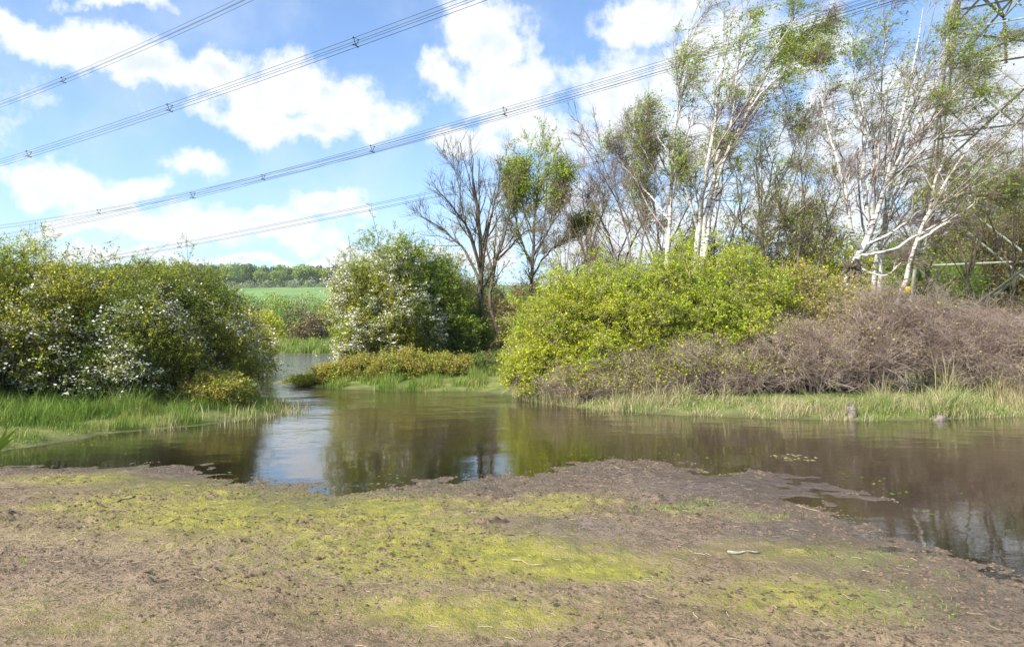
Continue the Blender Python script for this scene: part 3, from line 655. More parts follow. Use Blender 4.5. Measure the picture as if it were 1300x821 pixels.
gb = tree('birch_tree', 'large gnarled birch with a swollen burl low on its forked trunk', 'birch',
     [[(1070,372),(1078,350),(1092,322),(1108,280),(1122,235),(1138,180),(1150,130),(1162,70),(1172,10)], [(1094,318,0,.085),(1082,295,-.3),(1074,250,-.5),(1064,205,-.5),(1048,150,-.4),(1035,95,-.3)],
      [(1104,290,0,.08),(1098,250,.3),(1096,205,.5),(1099,155,.6),(1086,105,.5),(1080,60,.4)], [(1120,240,0,.06),(1145,200,-.5),(1170,150,-.6),(1190,100,-.6),(1200,50,-.6)],
      [(1092,322,0,.05),(1130,318,-.8),(1180,290,-1),(1235,262,-1.1),(1290,235,-1)], [(1096,312,0,.045),(1140,290,-.5),(1175,262,-.6),(1215,240,-.5)], [(1085,335,0,.04),(1120,350,-.6),(1150,330,-.8),(1200,296,-1)],
      [(1098,260,.3,.05),(1110,200,.6),(1118,140,.8),(1120,80,.8),(1128,20,.7)]],
     23, .17, n1=16, n2=7, n3=8, L1=.28, L2=.85, L3=.5, ang=.55, trop1=(.25, 0, .25), nl=4, leaf_fn=bfn2, tw_r=.0036, **BK)
# the burl
def lump(name, c, r, mat, parent=None, sq=(1, 1, 1), amp=.25, n=2, fr=3.):
    import bmesh
    bm = bmesh.new(); bmesh.ops.create_icosphere(bm, subdivisions=n, radius=1)
    for v in bm.verts:
        p = v.co.normalized(); k = 1+amp*(vn(np.array([p.x*fr+c[0]]), np.array([p.y*fr+p.z*fr*1.3]))[0]*2)
        v.co = Vector((p.x*sq[0], p.y*sq[1], p.z*sq[2]))*r*k+Vector([float(q) for q in c])
    me = bpy.data.meshes.new(name); bm.to_mesh(me); bm.free(); me.polygons.foreach_set('use_smooth', [True]*len(me.polygons)); me.materials.append(mat)
    o = bpy.data.objects.new(name, me); col.objects.link(o)
    if parent: o.parent = parent
    return o
bc = P(1081, 344, 22.95)-np.array(gb.location)
lump('burl', bc,   .23, M['bark'], gb, (1, 1, 1.15), .9, 4, 4.5)
tree('birch_tree', 'pair of straight pale birch stems just right of the gnarled birch', 'birch',
     [[(1108,380),(1112,330),(1122,280),(1134,220),(1150,165),(1172,110),(1195,50),(1205,5)], [(1116,380),(1120,320),(1130,265),(1150,210),(1175,160),(1208,110),(1240,60)],[(1150,210,-.3,.05),(1185,150,-.6),(1225,100,-.8),(1270,50,-1)]],
     24.5, .11, n1=16, n2=7, n3=7, L1=.30, L2=.8, L3=.5, ang=.55, trop1=(.3, 0, .2), nl=4, leaf_fn=bfn2, tw_r=.0036, **BK)
tree('birch_tree', 'grey leaning birch standing in front of the pylon leg', 'birch',
     [[(1140,382),(1152,345),(1163,310),(1180,270),(1205,225),(1240,180),(1275,140)], [(1165,305,0,.05),(1190,290,-.5),(1230,262,-.6),(1275,230,-.6)],[(1180,270,0,.05),(1190,220,.5),(1215,160,.7),(1235,100,.7)]],
     22, .10, n1=16, n2=7, n3=7, L1=.34, L2=.8, L3=.5, ang=.6, trop1=(.3, 0, .15), nl=4, leaf_fn=bfn2, tw_r=.0036, **BK)
tree('birch_tree', 'dark thin stemmed young tree between the leaning birch and the gnarled birch', 'tree',
     [[(1010,370),(1013,330),(1018,290),(1020,240),(1012,190)], [(1030,370),(1040,330),(1050,300),(1045,260),(1030,220)], [(1062,372),(1045,345),(1025,320),(1005,290),(990,262)], [(985,370),(975,340),(968,300),(975,262)]],
     24, .065, 'bark_dark', 'twig_birch', 'birch_leaf', .07, 1, n1=11, n2=8, n3=7, L1=.4, L2=.7, L3=.42, ang=.6, trop1=(0, 0, .3), tw_r=.0045)
tree('birch_tree', 'bare thin tree left of the birch clump with twigs against white cloud', 'tree',
     [[(800,360),(800,320),(793,280),(780,240),(765,205),(760,170)], [(812,360),(815,310),(822,260),(815,220)], [(826,360),(835,310),(830,260),(812,215),(800,180)]],
     28, .06, 'twig_birch', 'twig_birch', 'birch_leaf', .07, 1, n1=11, n2=8, n3=7, L1=.36, L2=.75, L3=.45, ang=.5, trop1=(-.1, 0, .3), tw_r=.005, leaf_fn=lambda a, b, C: np.full(len(a), .12))

# ------------------------------------------------------------------ trees behind the right bank
def yfn(px, py, C): return np.clip(.45+1.4*vn(C[:, 0]*1.2, C[:, 2]*1.2), 0, 1)
for (px, top, Y, lf, lab) in [(838,215,31,'birch_leaf','thin young tree in the screen behind the leftmost white birch'),(912,190,33,'pop_leaf','young tree with pale green haze of leaves behind the birch clump'),
      (965,160,31,'birch_leaf','tall twiggy young tree behind the leaning birch'),(1025,190,33,'pop_leaf','young tree with fine pale leaves left of the gnarled birch'),(1180,200,30,'birch_leaf','thin twiggy tree beside the pylon leg'),
      (1232,190,29,'olive_leaf','brown twiggy tree in front of the pylon bracing'),(1285,170,30,'olive_leaf','brown twiggy tree in front of the pylon at the right edge of the photo'),(790,250,33,'pop_leaf','short young tree with thin green leaves right of the small bare tree')]:
    j = lambda a: float(a*rng.normal())
    tree('young_tree', lab, 'tree', [[(px, 385), (px+j(4), 340), (px+j(8), (385+top)/2+10), (px+j(10), top+35), (px+j(10), top)], [(px, 350, 0, .05), (px-22+j(5), 300, .4), (px-34+j(8), (top+290)/2, .6), (px-36+j(8), top+30, .6)],
          [(px, 345, 0, .05), (px+20+j(5), 300, -.4), (px+34+j(8), (top+290)/2, -.6), (px+38+j(8), top+25, -.6)]], Y, .075, 'bark', 'twig_birch', lf, .085, 3, n1=12, n2=7, n3=5, L1=.34, L2=.8, L3=.5, ang=.6,
         trop1=(.1, 0, .3), leaf_fn=yfn, tw_r=.005, group='young trees behind the birches')
BT = [(770,36,2.6,2.2,4.8,'green_leaf','low green tree behind the bare tree left of the birches',4),
      (915,34,2.4,2.2,6.6,'green_leaf','round green tree behind the birch clump',6),
      (985,35,2.6,2.4,7.4,'dark_leaf','dark green tree filling the gap behind the leaning birch',6),
      (1050,33,2.2,2.0,7.0,'lime_leaf','bright yellow green tree seen between the birch trunks',5),
      (1125,40,2.8,2.4,7.4,'green_leaf','mid green tree behind the pair of birch stems',6),
      (1195,42,2.8,2.0,7.0,'green_leaf','light green tree behind the lower pylon bracing',6),
      (860,38,2.8,2.4,6.2,'dark_leaf','dark green tree low behind the left birch',6)]
for (px, Y, rx, ry, h, lf, lab, nl) in BT:
    bush('broadleaf_tree', lab, 'tree', (gx_(px, Y), Y), rx, ry, h, lf, .09, nl, 26, 9, 7, 6, .5, 'twig', group='trees behind the right bank', tw_r=.006)
for (px, Y, rx, ry, h, lf, lab) in [(1215,50,3.8,3,8.6,'olive_leaf','olive brown scrub below the pylon bracing'),
      (1262,50,4.0,3.2,10,'olive_leaf','tall olive scrub beside the right edge of the photo'),
      (1345,50,4.4,3.6,14.5,'olive_leaf','tallest dark olive tree cut off by the right edge of the photo'),
      (1300,56,4.2,3.2,14,'green_leaf','green leaved tree rising behind the olive scrub at the right edge'),
      (1150,58,4.2,3.2,9.5,'olive_leaf','olive tree far behind the pair of birch stems')]:
    bush('scrub_tree', lab, 'tree', (gx_(px, Y), Y), rx, ry, h, lf, .11, 6, 36, 9, 8, 7, .6, 'twig_olive', group='scrub at the right edge', tw_r=.009)

# ------------------------------------------------------------------ GRASS (uncountable)
def blades(name, pts, h, wd, mat, lean=.35, hsd=.3, label=None):
    N = len(pts); hh = h*np.clip(1+2.4*fbm(pts[:, 0], pts[:, 1], 1.6, 3), .3, 2.2)*(1+hsd*rng.normal(size=N)).clip(.3, 2)
    a = rng.random(N)*2*math.pi; u = np.stack([np.cos(a), np.sin(a), np.zeros(N)], 1)
    ld = unit(np.stack([rng.normal(size=N)+.25, rng.normal(size=N), np.zeros(N)], 1))*(lean*np.abs(rng.normal(size=N)))[:, None]
    hh = hh[:, None]; b = pts; up = np.array([0, 0, 1.])
    mid = b+up*hh*.55+ld*hh*.25; tip = b+up*hh+ld*hh
    w_ = wd*(1+.3*rng.normal(size=(N, 1)))
    V = np.stack([b-u*w_*.5, b+u*w_*.5, mid+u*w_*.42, mid-u*w_*.42, tip], 1).reshape(-1, 3)
    i = np.arange(N)[:, None]*5
    o = np_mesh(name, V, [np.concatenate([i, i+1, i+2, i+3], 1), np.concatenate([i+3, i+2, i+4], 1)], mat,
                fattr={'rnd': np.tile(rng.random(N), 2)})
    tag(o, label, 'grass', kind='stuff'); return o
def scatter(n, x0, x1, y0, y1, cond):
    x = x0+(x1-x0)*rng.random(n); y = y0+(y1-y0)*rng.random(n); z, ds = terrain(x, y); k = cond(x, y, z, ds)
    return np.stack([x, y, z-.01], 1)[k]
cl = lambda x, y, s=1.5, t=0: fbm(x+t, y, s, 2) > -.12
p_ = scatter(230000, -22, -2, 10.5, 20, lambda x, y, z, d: (d[1] > .15) & (d[1] < 4.2) & (rng.random(len(x)) < .95) & ((d[1] > .8) | cl(x, y)))
blades('bank_grass', p_, .12, .008, M['grass_lush'], label='lush green grass on the left bank under the hawthorns')
p_ = scatter(150000, -22, -3, 11, 20, lambda x, y, z, d: (d[1] > 1.1+.6*fbm(x, y, .8, 2)) & (d[1] < 4.5))
blades('bank_grass', p_, .18, .009, M['nettle'], lean=.6, hsd=.45, label='deeper green taller grass and weeds close under the left bank hawthorns')
p_ = scatter(60000, -14, -1, 10.5, 22, lambda x, y, z, d: (d[1] > -.35) & (d[1] < .5) & cl(x, y, 2.2) & (x > -6.5+0*y) & (rng.random(len(x)) < .55))
blades('shore_grass', p_, .14, .009, M['grass_straw'], label='thin straw coloured grass standing in the shallow edge of the left bank')
p_ = scatter(120000, -9, 2, 22.5, 34, lambda x, y, z, d: (d[2] > -.1) & (d[2] < 5) & (x > -6.9) & cl(x, y, 1.8))
blades('spit_grass', p_, .17, .012, M['grass_lush'], label='green grass along the water edge of the spit')
p_ = scatter(150000, 0, 20, 14, 22, lambda x, y, z, d: (d[2] > -.15) & (d[2] < 1.3) & ((d[2] > .3) | cl(x, y, 2.)) & (vn(x*1.1+3, y) > -.38))
blades('reed_grass', p_, .17, .008, M['grass_straw'], lean=.9, hsd=.55, label='straw and green grass fringe at the foot of the right bank thicket')
p_ = scatter(70000, 0, 20, 14, 20, lambda x, y, z, d: (d[2] > -.05) & (d[2] < .9) & (vn(x*.7+31, y*.8) > .0))
blades('bank_grass', p_, .20, .009, M['grass_lush'], lean=.8, hsd=.5, label='fresh green grass tufts along the right bank')
p_ = scatter(40000, 7, 20, 15, 20, lambda x, y, z, d: (d[2] > .3) & (d[2] < 1.6) & (vn(x*.9+11, y*.8) > .02) & (x > 9))
blades('tall_grass', p_, .36, .010, M['grass_straw'], lean=.7, hsd=.5, label='taller bleached grass stems at the right end of the right bank')
p_ = scatter(120000, -40, -4, 66, 84, lambda x, y, z, d: d[3] > .2)
blades('meadow_grass', p_, .35, .05, M['grass_lush'], label='bright meadow grass on the far shore of the lake')
# young shoots on the mud
def near_pts(n, L, thr=.25):
    x = rng.uniform(-8, 9, n); y = rng.uniform(3.5, 11.5, n); z, d = terrain(x, y); px, py = unproj(x, y, z)
    v = blobs(px, py, L)+.5*fbm(x, y, 3.2, 2)
    k = (d[0] > .15) & (z > .02) & (v > thr) & (blobs(px, py, L) > .06)
    return np.stack([x, y, z-.004], 1)[k]
SH = [(880,645,110,13,.9),(960,655,60,10,.9),(1090,710,85,22,1.0),(1040,698,60,10,.7),(30,706,40,14,.5),(1130,760,120,40,.8),(240,690,30,8,.3)]
blades('shoots', near_pts(60000, SH, .48), .035, .006, M['shoot'], lean=1.2, label='short green shoots sprouting from the foreground mud')

# ------------------------------------------------------------------ mud clods, straw, floating weed (uncountable)
def clods(n, smin, smax, name, mat, cond, flat=.55, label=None, cat='mud'):
    x = rng.uniform(-9, 10, n); y = rng.uniform(3.4, 12, n); z, d = terrain(x, y); k = cond(x, y, z, d); x, y, z = x[k], y[k], z[k]; N = len(x)
    base = np.array([[1,0,0],[.5,.87,0],[-.5,.87,0],[-1,0,0],[-.5,-.87,0],[.5,-.87,0],[.55,.2,.8],[-.1,.6,.9],[-.5,-.3,.75],[.2,-.5,.85]])
    f3 = np.array([[0,1,6],[1,7,6],[1,2,7],[2,3,7],[3,8,7],[3,4,8],[4,9,8],[4,5,9],[5,6,9],[5,0,6],[6,7,8],[6,8,9]])
    s = smin+(smax-smin)*rng.random(N)**3
    V = base[None]*(1+.3*rng.normal(size=(N, 10, 3))); a = rng.random(N)*6.28
    c, s_ = np.cos(a)[:, None], np.sin(a)[:, None]
    V = np.stack([(V[..., 0]*c-V[..., 1]*s_), (V[..., 0]*s_+V[..., 1]*c)*.75, V[..., 2]*flat-.1], -1)*s[:, None, None]
    V = V+np.stack([x, y, z], 1)[:, None]
    o = np_mesh(name, V.reshape(-1, 3), [(f3[None]+np.arange(N)[:, None, None]*10).reshape(-1, 3)], mat)
    tag(o, label, cat, kind='stuff'); return o
clods(120000, .004, .022, 'mud_clods', M['clod'], lambda x, y, z, d: (d[0] > -.3) & (z > -.012) & (fbm(x, y+80, .7, 2)+.5*fbm(x, y, 3, 2) > -.22*rng.random(len(x))), label='dark crumbs and clods of mud scattered on the foreground')
clods(1500, .015, .04, 'mud_clods', M['clod'], lambda x, y, z, d: (d[0] > .6) & (z > .02) & (fbm(x, y+80, .7, 2)+.3*fbm(x, y, 3, 2) > .16), label='larger lumps of trodden mud in loose patches on the foreground')
def litter(n, ln, rad, name, mat, label, cond):
    x = rng.uniform(-8, 9, n); y = rng.uniform(3.5, 11.5, n); z, d = terrain(x, y); k = cond(x, y, z, d); x, y, z = x[k], y[k], z[k]; N = len(x)
    a = rng.random(N)*6.28; L = ln*rng.uniform(.3, 1.6, N)
    q = grow(np.stack([x, y, z+rad+.004], 1), np.stack([np.cos(a), np.sin(a), .04*rng.normal(size=N)], 1), L, 4, .12)
    q[:, :, 2] = terrain(q[:, :, 0].ravel(), q[:, :, 1].ravel())[0].reshape(N, 4)+rad+.003
    V, Fc = tubes([(q, np.full((N, 4), rad)*rng.uniform(.6, 1.4, (N, 1)), 4)]); o = np_mesh(name, V, Fc, mat); tag(o, label, 'litter', kind='stuff')
litter(2600, .06, .0018, 'straw_litter', M['straw'], 'bits of dry straw lying on the foreground mud', lambda x, y, z, d: (d[0] > .3) & (z > .02))
def floaters(name, n, cond, size, label, box=(-10, 14, 6, 22), mat='shoot'):
    x = rng.uniform(box[0], box[1], n); y = rng.uniform(box[2], box[3], n); z, d = terrain(x, y); k = cond(x, y, z, d); x, y = x[k], y[k]; N = len(x)
    a = rng.random(N)*6.28; s = size*rng.uniform(.4, 1.5, N)
    u = np.stack([np.cos(a)*s, np.sin(a)*s, 0*a], 1); v = np.stack([-np.sin(a)*s*.6, np.cos(a)*s*.6, 0*a], 1); c = np.stack([x, y, 0*x+.006], 1)
    V = np.stack([c-u, c+v, c+u, c-v], 1).reshape(-1, 3)
    V[:, 2] += .004*rng.random(len(V))
    o = np_mesh(name, V, [np.arange(N*4).reshape(N, 4)], M[mat], fattr={'rnd': rng.random(N)}); tag(o, label, 'weed', kind='stuff')
floaters('floating_weed', 40000, lambda x, y, z, d: (z < -.01) & (((d[2] > -1.1) & (vn(x*1.2, y*1.6) > .12)) | ((d[1] > -.9) & (vn(x*2.2, y*2.6) > .18)) | ((d[0] > -1.) & (vn(x*2.2, y*2.6) > .27))) & (rng.random(len(x)) < .5), .022, 'flecks of green weed floating along the banks')
wc = G(1008, 581)
floaters('floating_weed', 70, lambda x, y, z, d: (z < .0) & (np.hypot(x-wc[0], y-wc[1]) < .32), .03, 'small round patch of pale weed floating off the right bank', (wc[0]-.35, wc[0]+.35, wc[1]-.35, wc[1]+.35), 'grass_straw')

# ------------------------------------------------------------------ small things
def mud_ridge(s, a):
    # a torn-up ridge of mud: a lumpy mound with broken crumbs welded on
    n, m_ = 26, 14; u = np.linspace(-1, 1, n); v = np.linspace(-1, 1, m_); U_, V_ = np.meshgrid(u, v, indexing='ij'); sd2 = rng.uniform(0, 90)
    e = np.clip(1-(U_**2+V_**2), 0, 1); hgt = e**.5*(0.55+1.7*vn(U_*4.1+sd2, V_*3+sd2)+1.6*vn(U_*9+sd2, V_*7))*s*.5
    x = U_*s*2.1+.25*s*vn(V_*5+sd2, U_*5); y = V_*s*.8+.7*s*vn(U_*2.+sd2, V_*.3)
    Vv = np.stack([x*math.cos(a)-y*math.sin(a), x*math.sin(a)+y*math.cos(a), np.maximum(hgt, 0)-.012], -1).reshape(-1, 3)
    i = np.arange(n*m_).reshape(n, m_)
    return np_mesh('mud_lump', Vv, [np.stack([i[:-1, :-1], i[1:, :-1], i[1:, 1:], i[:-1, 1:]], -1).reshape(-1, 4)], M['clod'])
def stick(name, label, a, b, r, mat, cat='stick', bend=.06):
    n = 7; t = np.linspace(0, 1, n)[:, None]; pa = np.array([*a, 0.]); pb = np.array([*b, 0.])
    q = pa*(1-t)+pb*t; q[1:-1, :2] += bend*np.linalg.norm(pb-pa)*rng.normal(size=(n-2, 2))*.3
    z = terrain(q[:, 0], q[:, 1])[0]; q[:, 2] = np.maximum(z, 0)+r*.9
    o0 = q[0].copy(); q = (q-o0)[None]; rad = (r*np.linspace(1, .5, n)*(1+.15*rng.normal(size=n)))[None]
    V, Fc = tubes([(q, rad, 7)]); ii = np.arange(7)
    Fc = Fc+[ii[None, ::-1], (ii+7*(n-1))[None]]
    o = np_mesh(name, V, Fc, mat, smooth=True); o.location = o0; tag(o, label, cat); return o
stick('driftwood_stick', 'pale bleached piece of wood lying on the mud in the right foreground', G(924,697,.1), G(964,693,.1), .013, M['pale_wood'])
stick('twig', 'thin pale twig lying at the bottom left of the centre foreground', G(650,713,.1), G(690,718,.1), .006, M['straw'])
stick('twig', 'thin dark twig on the left foreground mud', G(140,634,.1), G(172,626,.1), .008, M['grey_wood'])
stick('twig', 'short bleached twig in the puddle edge at the right', G(1010,640,.02), G(1040,648,.02), .006, M['straw'])
for i, (px, py, s, lab) in enumerate([(185,625,.06,'dark trodden mud lump on the mossy left foreground'),(282,657,.055,'dark mud lump in the bright moss'),
      (385,654,.06,'long dark mud ridge piece right of the bright moss'),(622,657,.085,'largest dark mud lump in the middle of the foreground'),
      (600,659,.05,'mud lump just left of the largest one'),(407,706,.06,'dark mud lump near the bottom centre left'),(322,726,.07,'dark lump at the bottom of the picture left of centre'),(770,602,.04,'small dark lump on the purple mud near the water')]):
    g2 = G(px, py, .12); z = gz(*g2)
    o = mud_ridge(s, rng.uniform(-.35, .35)); o.location = (g2[0], g2[1], z); tag(o, lab, 'mud lump', 'lumps of mud on the foreground')
def stump(px, py, h, r, lab):
    g2 = G(px, py); z = min(gz(*g2), 0)-.05; n = 9; a = np.arange(n)*2*math.pi/n
    rings = []
    for k, (hh, rr) in enumerate([(0, 1.35), (.25, 1.05), (.7, .95), (1., .9), (1.0, .55), (.9, .0)]):
        jag = (.16*rng.normal(size=n) if k in (3, 4) else 0)
        rings.append(np.stack([np.cos(a)*r*rr*(1+.12*rng.normal(size=n)), np.sin(a)*r*rr*(1+.12*rng.normal(size=n)), h*(hh+jag)+0*a], 1))
    V = np.concatenate(rings); i = np.arange(6*n).reshape(6, n); A = i[:-1]; B = i[1:]
    o = np_mesh('tree_stump', V, [np.stack([A, np.roll(A, -1, 1), np.roll(B, -1, 1), B], -1).reshape(-1, 4)], M['grey_wood']); o.location = (g2[0], g2[1], z); tag(o, lab, 'stump', 'stumps at the right bank')
stump(1080, 532, .3, .11, 'broken grey stump standing at the water under the gnarled birch')
stump(1193, 533, .15, .12, 'low rotten stump at the water edge right of the grey one')
# a cut pale stump under the hawthorn on the spit
stump2 = stick('pale_post', 'short whitish post under the hawthorn on the spit', (gx_(455, 25.0), 25.0), (gx_(455, 25)+.02, 25.02), .05, M['pale_wood'], 'post')
bpy.data.objects.remove(stump2)
q = np.array([[[0, 0, -.1], [0.01, 0, .15], [.02, 0, .3]]]); V, Fc = tubes([(q, np.array([[.055, .05, .048]]), 8)])
o = np_mesh('wooden_post', V, Fc+[np.arange(16, 24)[None]], M['pale_wood'], smooth=False); o.location = (gx_(456, 24.6), 24.6, gz(gx_(456, 24.6), 24.6)+.15)
tag(o, 'short weathered white post at the foot of the hawthorn on the spit', 'post')
# iris leaves at the left edge
ir = G(-4, 562, .2); root = empty('iris_plant', (ir[0], ir[1], gz(*ir))); tag(root, 'broad pointed bright green leaves poking in at the left edge of the photo', 'plant')
for k in range(7):
    t = np.linspace(0, 1, 7); a = rng.uniform(-.5, 1.1); L = rng.uniform(.35, .6); wd = .022*np.sin(np.clip(t*.9+.12, 0, 1)*math.pi)**.6+.001
    cx_ = np.stack([np.sin(a)*L*t**1.4+.02*rng.normal(), .08*t*rng.normal()+.03*k-.1, L*t*.8], 1)
    side = np.array([math.cos(a), .5, -math.sin(a)]); V = np.concatenate([cx_-side*wd[:, None], cx_+side*wd[:, None]]); i = np.arange(6)[:, None]
    np_mesh('leaf', V, [np.concatenate([i, i+7, i+8, i+1], 1)], M['shoot'], root, fattr={'rnd': np.full(6, .6)})

# ------------------------------------------------------------------ PYLON and overhead lines
Ld = unit(np.array([-.855, .52])); Nn = np.array([.52, .855]); Nn = Nn/np.linalg.norm(Nn)
PC = np.array([26.4, 37.8]); HB = 5.5; ZW = 30.
pz = gz(*PC); py_root = empty('electricity_pylon', (PC[0], PC[1], pz)); tag(py_root, 'tall steel lattice electricity pylon rising behind the birches at the right edge', 'pylon')
Lv = np.array([*Ld, 0]); Nv = np.array([*Nn, 0]); Uz = np.array([0, 0, 1.])
def hw(z): return HB+(1.1-HB)*min(z/ZW, 1) if z < ZW else 1.1-(z-ZW)*.02
def corner(i, z): s = [(1, -1), (1, 1), (-1, 1), (-1, -1)][i]; h_ = hw(z); return Lv*h_*s[0]+Nv*h_*s[1]+Uz*z
class Beams:
    def __init__(s): s.V = []; s.F = []; s.n = 0
    def add(s, a, b, wd):
        a = np.asarray(a, float); b = np.asarray(b, float); t = unit(b-a); ref = Uz if abs(t[2]) < .9 else np.array([1., 0, 0]); u = unit(np.cross(t, ref)); v = np.cross(t, u)
        # an L-shaped steel angle
        pr = [(-.5, -.5), (.5, -.5), (.5, -.36), (-.36, -.36), (-.36, .5), (-.5, .5)]
        for e in (a, b):
            for (x, y) in pr: s.V.append(e+u*x*wd+v*y*wd)
        k = s.n; 
        for i in range(6): j = (i+1) % 6; s.F.append((k+i, k+j, k+6+j, k+6+i))
        s.n += 12
    def done(s, name, mat, parent): return np_mesh(name, np.array(s.V), [np.array(s.F)], mat, parent)
for i in range(4):
    b = Beams(); b.add(corner(i, -.2), corner(i, ZW), .2); b.add(corner(i, ZW), corner(i, 50), .18); b.done('leg', M['steel'], py_root)
lv = [0, 4.6, 9.0, 13.0, 16.6, 19.8, 22.6, 25.2, 27.6, 30]
for i in range(4):
    j = (i+1) % 4
    b = Beams()
    for k in range(len(lv)-1):
        z0, z1 = lv[k], lv[k+1]; A, B, C_, D_ = corner(i, z0), corner(j, z0), corner(i, z1), corner(j, z1)
        b.add(C_, D_, .09); mt = (C_+D_)/2; mb = (A+B)/2
        if k % 2 == 0: b.add(A, mt, .10); b.add(B, mt, .10); b.add((A+C_)/2, (A+mt)/2, .07); b.add((B+D_)/2, (B+mt)/2, .07); b.add(C_, (A+mt)/2, .07); b.add(D_, (B+mt)/2, .07)
        else: b.add(mb, C_, .10); b.add(mb, D_, .10); b.add((A+C_)/2, (mb+C_)/2, .07); b.add((B+D_)/2, (mb+D_)/2, .07)
    z = 30
    while z < 49.5:
        b.add(corner(i, z), corner(j, z+2), .08); b.add(corner(j, z), corner(i, z+2), .08); b.add(corner(i, z), corner(j, z), .07); z += 2
    b.done('bracing', M['steel'], py_root)
for k in (2, 4, 6):
    b = Beams(); b.add(corner(0, lv[k]), corner(2, lv[k]), .1); b.add(corner(1, lv[k])+Uz*.12, corner(3, lv[k])+Uz*.12, .1); b.done('cross_brace', M['steel'], py_root)
# power lines: heights from three sightings each, fitted as the parabola a hanging wire makes
lines = [('upper near bundle of wires crossing the top left corner of the sky', 40., [(0,133),(150,73),(315,-2)], [68], .42),
         ('lower near bundle of wires running from the left edge to the top centre', 37., [(0,207),(300,108),(610,-4)], [27,207,447], .46),
         ('long bundle of wires crossing the whole sky above the bare ash', 50., [(20,297),(470,190),(1110,2)], [50,240,470,641,1072], .50),
         ('lowest faint bundle of wires passing just above the bare ash', 56., [(120,331),(550,247),(770,200)], [225,760], .50),
         ('faint bundle of wires just above the long one at the far left', 57., [(0,288),(335,225),(560,168)], [120,330], .45)]
def planept(px, py, c):
    d = ray(px, py); t = c/(d[0]*Nn[0]+d[1]*Nn[1]); return np.array([0, 0, CAMZ])+d*t
for (lab, c, pix, spx, gap) in lines:
    pts = [planept(px, py, c) for px, py in pix]; s = np.array([p[:2]@Ld for p in pts]); z = np.array([p[2] for p in pts])
    co = np.polyfit(s, z, 2)
    if co[0] < 5e-5:
        co1 = np.polyfit(s, z-1e-4*s*s, 1); co = np.array([1e-4, co1[0], co1[1]])
    s0 = PC@Ld; s1 = -co[1]/(2*co[0]) if co[0] > 0 else 300; s1 = 330.
    zat = lambda ss: np.polyval(co, ss)
    print('line', lab[:20], 'co', co, 'z at pylon', zat(s0), 'min at', -co[1]/2/co[0], 'zmin', np.polyval(co, -co[1]/2/co[0]))
    sm = min(-co[1]/2/co[0], 330.)
    ss = np.concatenate([np.linspace(s0, 120, 60), np.linspace(122, 330, 30)])
    zs = np.where(ss < sm, zat(ss), zat(sm)+co[0]*(ss-sm)**2)
    o0 = np.array([*(Nn*c+Ld*s0), zs[0]]); root = empty('power_line', o0); tag(root, lab, 'power line', 'overhead wires in the sky')
    for (du, dv) in ((-1, -1), (1, -1), (1, 1), (-1, 1)):
        q = np.stack([Nn[0]*(c+du*gap/2)+Ld[0]*ss, Nn[1]*(c+du*gap/2)+Ld[1]*ss, zs+dv*gap/2], 1)-o0
        V, Fc = tubes([(q[None], np.full((1, len(ss)), .017), 5)]); np_mesh('conductor', V, Fc, M['wire'], root, smooth=True)
    for px in spx:
        d = ray(px, HOR); Yp = c/(d[0]/d[1]*Nn[0]+Nn[1]); xx = d[0]/d[1]*Yp; sp_s = np.array([xx, Yp])@Ld
        cc = np.array([*(Nn*c+Ld*sp_s), zat(sp_s) if sp_s < sm else zat(sm)+co[0]*(sp_s-sm)**2])-o0; b = Beams(); g2 = gap/2+.02
        cs = [cc+Nv*u*g2+Uz*v*g2 for u, v in ((-1, -1), (1, -1), (1, 1), (-1, 1))]
        for k in range(4): b.add(cs[k], (cs[0]+cs[1])/2, .035) if k > 1 else None
        b.add(cs[0], cs[1], .045); b.add(cs[2], cs[3], .03)
        for k in range(4): b.add(cs[k]-Nv*.05-Uz*.05, cs[k]+Nv*.05+Uz*.05, .09)
        b.done('spacer', M['wire'], root)
    # insulator string and arm
    armz = zs[0]+3.3-pz; tip = Nv*(c-PC@Nn)+Uz*armz; sg = 1 if c > PC@Nn else -1
    if armz > 20:
        b = Beams(); hz_ = hw(armz)
        for sl in (1, -1):
            b.add(Lv*hz_*sl+Nv*sg*hz_+Uz*armz, tip, .14); b.add(Lv*hw(armz+2.2)*sl+Nv*sg*hw(armz+2.2)+Uz*(armz+2.2), tip, .12)
            for t in (.25, .5, .75):
                a_ = (Lv*hz_*sl+Nv*sg*hz_+Uz*armz)*(1-t)+tip*t; b_ = (Lv*hw(armz+2.2)*sl+Nv*sg*hw(armz+2.2)+Uz*(armz+2.2))*(1-t)+tip*t; b.add(a_, b_, .07)
        b.done('crossarm', M['steel'], py_root)
        n = 40; zq = np.linspace(-3.0, -.1, n); V, Fc = tubes([((tip+Uz*zq[:, None])[None], np.where(np.arange(n) % 2, .14, .05)[None], 8)])
        np_mesh('insulator', V, Fc, M['ceramic'], py_root, smooth=True)
# danger plate on the pylon leg
sp0 = P(1150, 369, 35.4)-np.array(py_root.location)
def plate(name, c, wd, hh, th, mat, parent):
    x, y, z = c; V = np.array([(x+a*wd/2, y+b_*th/2, z+d*hh/2) for a in (-1, 1) for b_ in (-1, 1) for d in (-1, 1)])
    return np_mesh(name, V, [np.array([[0,1,3,2],[4,6,7,5],[0,4,5,1],[2,3,7,6],[0,2,6,4],[1,5,7,3]])], mat, parent)
plate('danger_sign', sp0, .5, .4, .03, M['yellow'], py_root)

